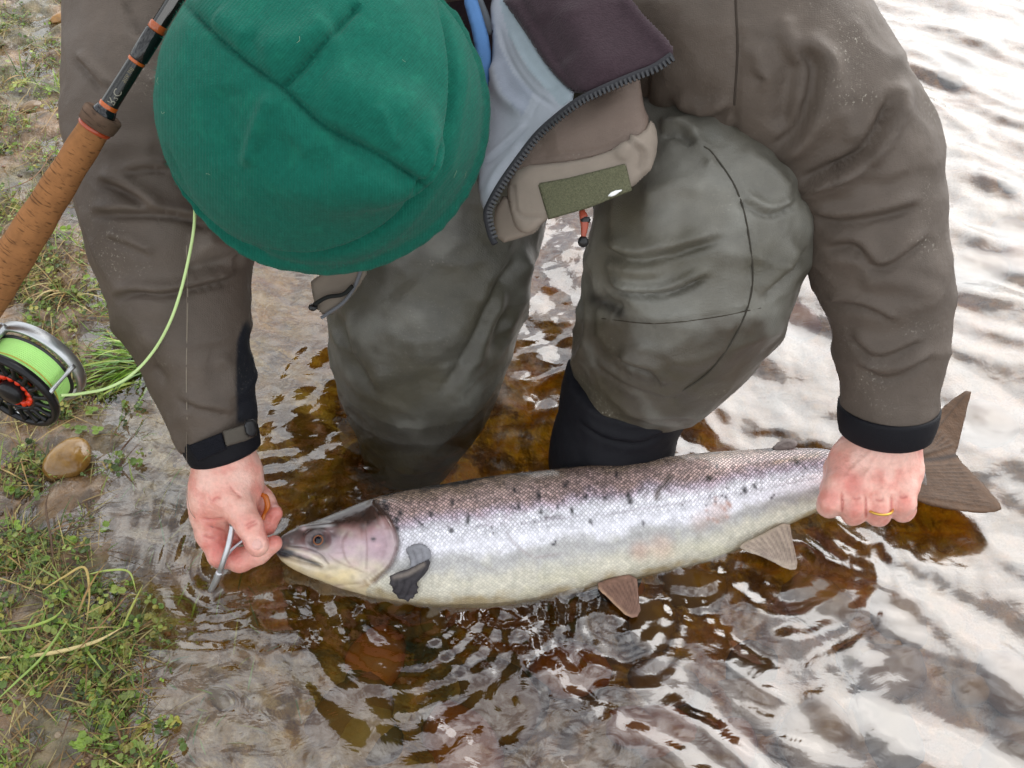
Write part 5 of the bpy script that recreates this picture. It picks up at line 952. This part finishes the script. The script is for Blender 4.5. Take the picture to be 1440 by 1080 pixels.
lat('blank', [(s1+.02, .0066), (s2, .0062), (s2+.03, .0059), (s3, .0057), (1.3, .0040), (1.55, .0036)], lin(28, 28, 24)*.8, M_gloss)
lat('thread_wrap', [(s2, .0062), (s2+.0003, .0066), (s2+.0022, .0066), (s2+.0025, .0061)], lin(200, 96, 30)*.8, M_gloss)
lat('thread_wrap', [(s3, .0060), (s3+.0005, .0068), (s3+.005, .0068), (s3+.006, .0060)], lin(176, 84, 34)*.8, M_gloss)
lat('thread_wrap', [(s2+.0025, .0060), (s2+.004, .0071), (s3-.001, .0069), (s3, .0060)], lin(18, 18, 18), M_gloss)
def rod_text(body, frac, size, col, name='lettering'):
    cu = bpy.data.curves.new('t', 'FONT'); cu.body = body; cu.size = size; cu.extrude = .0001; cu.align_x = 'CENTER'; cu.align_y = 'CENTER'; cu.resolution_u = 3
    o = bpy.data.objects.new('t', cu); COL.objects.link(o); dg = bpy.context.evaluated_depsgraph_get(); dg.update(); me = bpy.data.meshes.new_from_object(o.evaluated_get(dg)); bpy.data.objects.remove(o)
    V = np.array([v.co[:] for v in me.vertices]); Fc = [list(p_.vertices) for p_ in me.polygons]; nz = CP-(a0+ra*frac); nz -= ra*(nz@ra); nz /= np.linalg.norm(nz); side = np.cross(nz, ra)
    R = .0066; an = -V[:, 1]/R; Wc = a0+ra*(frac+V[:, :1])+R*(np.cos(an)[:, None]*nz+np.sin(an)[:, None]*side)+(V[:, 2:3]+.0001)*nz
    return to_obj(name, Msh(Wc, Fc, col), M_plastic, rod, False)
rod_text('R\u00b2C', along(162), .0080, lin(160, 156, 140)*.7); rod_text('9ft6 #8', along(181), .0044, lin(140, 130, 100)*.6)
# reel
nf = -RT*.30-UP*.66-FW*.60; nf /= np.linalg.norm(nf); rc0 = P(18, 549, .800); bk = rc0-nf*.034
reel = to_obj('reel_cage', lathe([(-.005, .0375), (-.005, .0398), (-.004, .0404), (.002, .0410), (.0052, .0404), (.0058, .0396), (.0054, .0375), (.002, .0370)], bk, nf, 72, lin(196, 198, 200), True), M_metal, rod); reel['label'] = 'silver metal rear ring and pillars of the reel'
uu, ww = frame_of(nf)
def rk(name, m, mt): o = to_obj(name, m, mt, None); o.parent = reel; o.matrix_parent_inverse = Matrix.Identity(4); return o
# orient u so that angle 0 points to the picture's right
u_ = RT-nf*(RT@nf); u_ /= np.linalg.norm(u_); w_ = np.cross(nf, u_)
def ringp(a, r, h, c0): return c0+nf*h+r*(math.cos(a)*u_+math.sin(a)*w_)
rk('fly_line_coil', lathe([(.005, .012), (.005, .0325)]+[(.006+.022*t_, .0325+.0010*abs(math.sin(t_*44))) for t_ in np.linspace(0, 1, 90)]+[(.028, .012)], bk, nf, 64, lin(186, 236, 140)), M_line)
rk('backing_loop', lathe([(.0, .0333), (.0006, .0342), (.0012, .0333)], bk+nf*.024, nf, 64, lin(200, 180, 70)), M_line)
DK = lin(46, 46, 48)*.7
rk('spool_rim', lathe([(-.004, .0355), (-.0035, .0398), (0, .0405), (.0022, .0398), (.003, .0380), (.0022, .0350), (-.002, .0345)], rc0, nf, 72, DK, True), M_anod)
rk('hub_ring', lathe([(-.002, .0185), (.001, .0180), (.0018, .0205), (.0012, .0222), (-.002, .0218)], rc0, nf, 60, DK, True), M_anod)
rk('spool_back', lathe([(-.026, .004), (-.026, .036), (-.0272, .036), (-.0272, .004)], rc0, nf, 60, lin(70, 70, 70)*.7, True), M_anod)
for k_ in range(18):
    a = k_/18*6.283; rk('spoke', tube([ringp(a, .0212, .0, rc0), ringp(a+.06, .028, .0006, rc0), ringp(a+.10, .0352, .0, rc0)], [.0030, .0018, .0030], 8, 4, DK), M_anod)
for k_ in range(14):
    a = k_/14*6.283; o = rk('drag_port', tube([ringp(a, .0125, -.002, rc0), ringp(a, .0175, -.002, rc0)], [.0030, .0036], 10, 1, lin(236, 62, 24)*.9), M_plastic)
rk('drag_plate', lathe([(-.006, .002), (-.006, .0190), (-.0075, .019), (-.0075, .002)], rc0, nf, 40, lin(90, 30, 18)*.6, True), M_anod)
rk('drag_knob', lathe([(-.003, .0105), (.003, .0108), (.0058, .0098), (.0075, .0070), (.0082, .0001)], rc0, nf, 40, lin(52, 52, 54)*.7), M_anod)
for a, r1 in ((-1.9, .0040), (.25, .0016), (2.0, .0034), (3.3, .0024)):
    rk('pillar', tube([ringp(a, .0398, .002, bk), ringp(a, .0395, .017, bk), ringp(a, .0392, .033, bk)], [r1*1.5, r1, r1*1.4], 12, 5, lin(200, 202, 204)), M_metal)
hn = rc0-RT*.035; rk('reel_foot', tube([ringp(3.3, .040, .012, bk), (ringp(3.3, .040, .012, bk)+a0)/2, a0+ra*.0], [.005, .006, .005], 12, 5, lin(160, 160, 162)), M_metal)

# ------------------------------------------------------------------ lines and tackle
fl = tube(PA(np.array([(86, 556, .790), (110, 554, .800), (150, 546, .815), (185, 527, .820), (215, 495, .818), (238, 455, .805), (254, 410, .797), (266, 360, .79), (273, 318, .785), (274, 280, .79)])), .00125, 10, 12, lin(196, 222, 150))
tag(to_obj('fly_line', fl, M_line), 'pale green fly line curving from the reel up under the beanie', 'line')
ld = tube(PA(np.array([(273, 300, .79), (264, 380, .798), (262, 480, .822), (262, 580, .848), (263, 660, .868), (268, 720, .88), (300, 742, .884)])), .00020, 6, 8, lin(124, 112, 98))
tag(to_obj('leader', ld, M_line), 'hair-thin clear leader hanging down along the left sleeve to the hand', 'line')
fo = empty('forceps', tuple(P(318, 770, .88))); tag(fo, 'silver forceps held between thumb and finger, tip pointing down left', 'forceps')
to_obj('arm', tube(PA(np.array([(327, 731, .878), (326, 745, .876), (321, 768, .876), (314, 790, .880), (308, 808, .886)])), [.0024, .0026, .0027, .0026, .0022], 12, 8, lin(200, 200, 204)), M_metal, fo)
to_obj('tip', tube(PA(np.array([(309, 804, .885), (303, 818, .890), (296, 831, .896)])), [.0032, .0030, .0022], 12, 6, lin(200, 200, 204)), M_metal, fo)
to_obj('arm', tube(PA(np.array([(346, 757, .884), (334, 766, .885), (322, 778, .886), (313, 796, .888)])), [.0012, .0013, .0013, .0013], 10, 6, lin(190, 190, 196)), M_metal, fo)
to_obj('joint', lathe([(0, .0001), (0, .0036), (.002, .0036), (.0024, .0001)], P(329, 736, .876), -FW, 16, lin(190, 190, 194)), M_metal, fo)
hk = tube(PA(np.array([(363, 702, .902), (368, 696, .899), (374, 700, .897), (376, 712, .896), (372, 722, .897), (369, 730, .897)])), [.0012, .0020, .0026, .0026, .0016, .0022], 12, 8, lin(206, 110, 30)*.8)
tag(to_obj('fly_hook', hk, M_gloss), 'orange and gold curved fly hook between the thumb and the fingertips', 'hook')
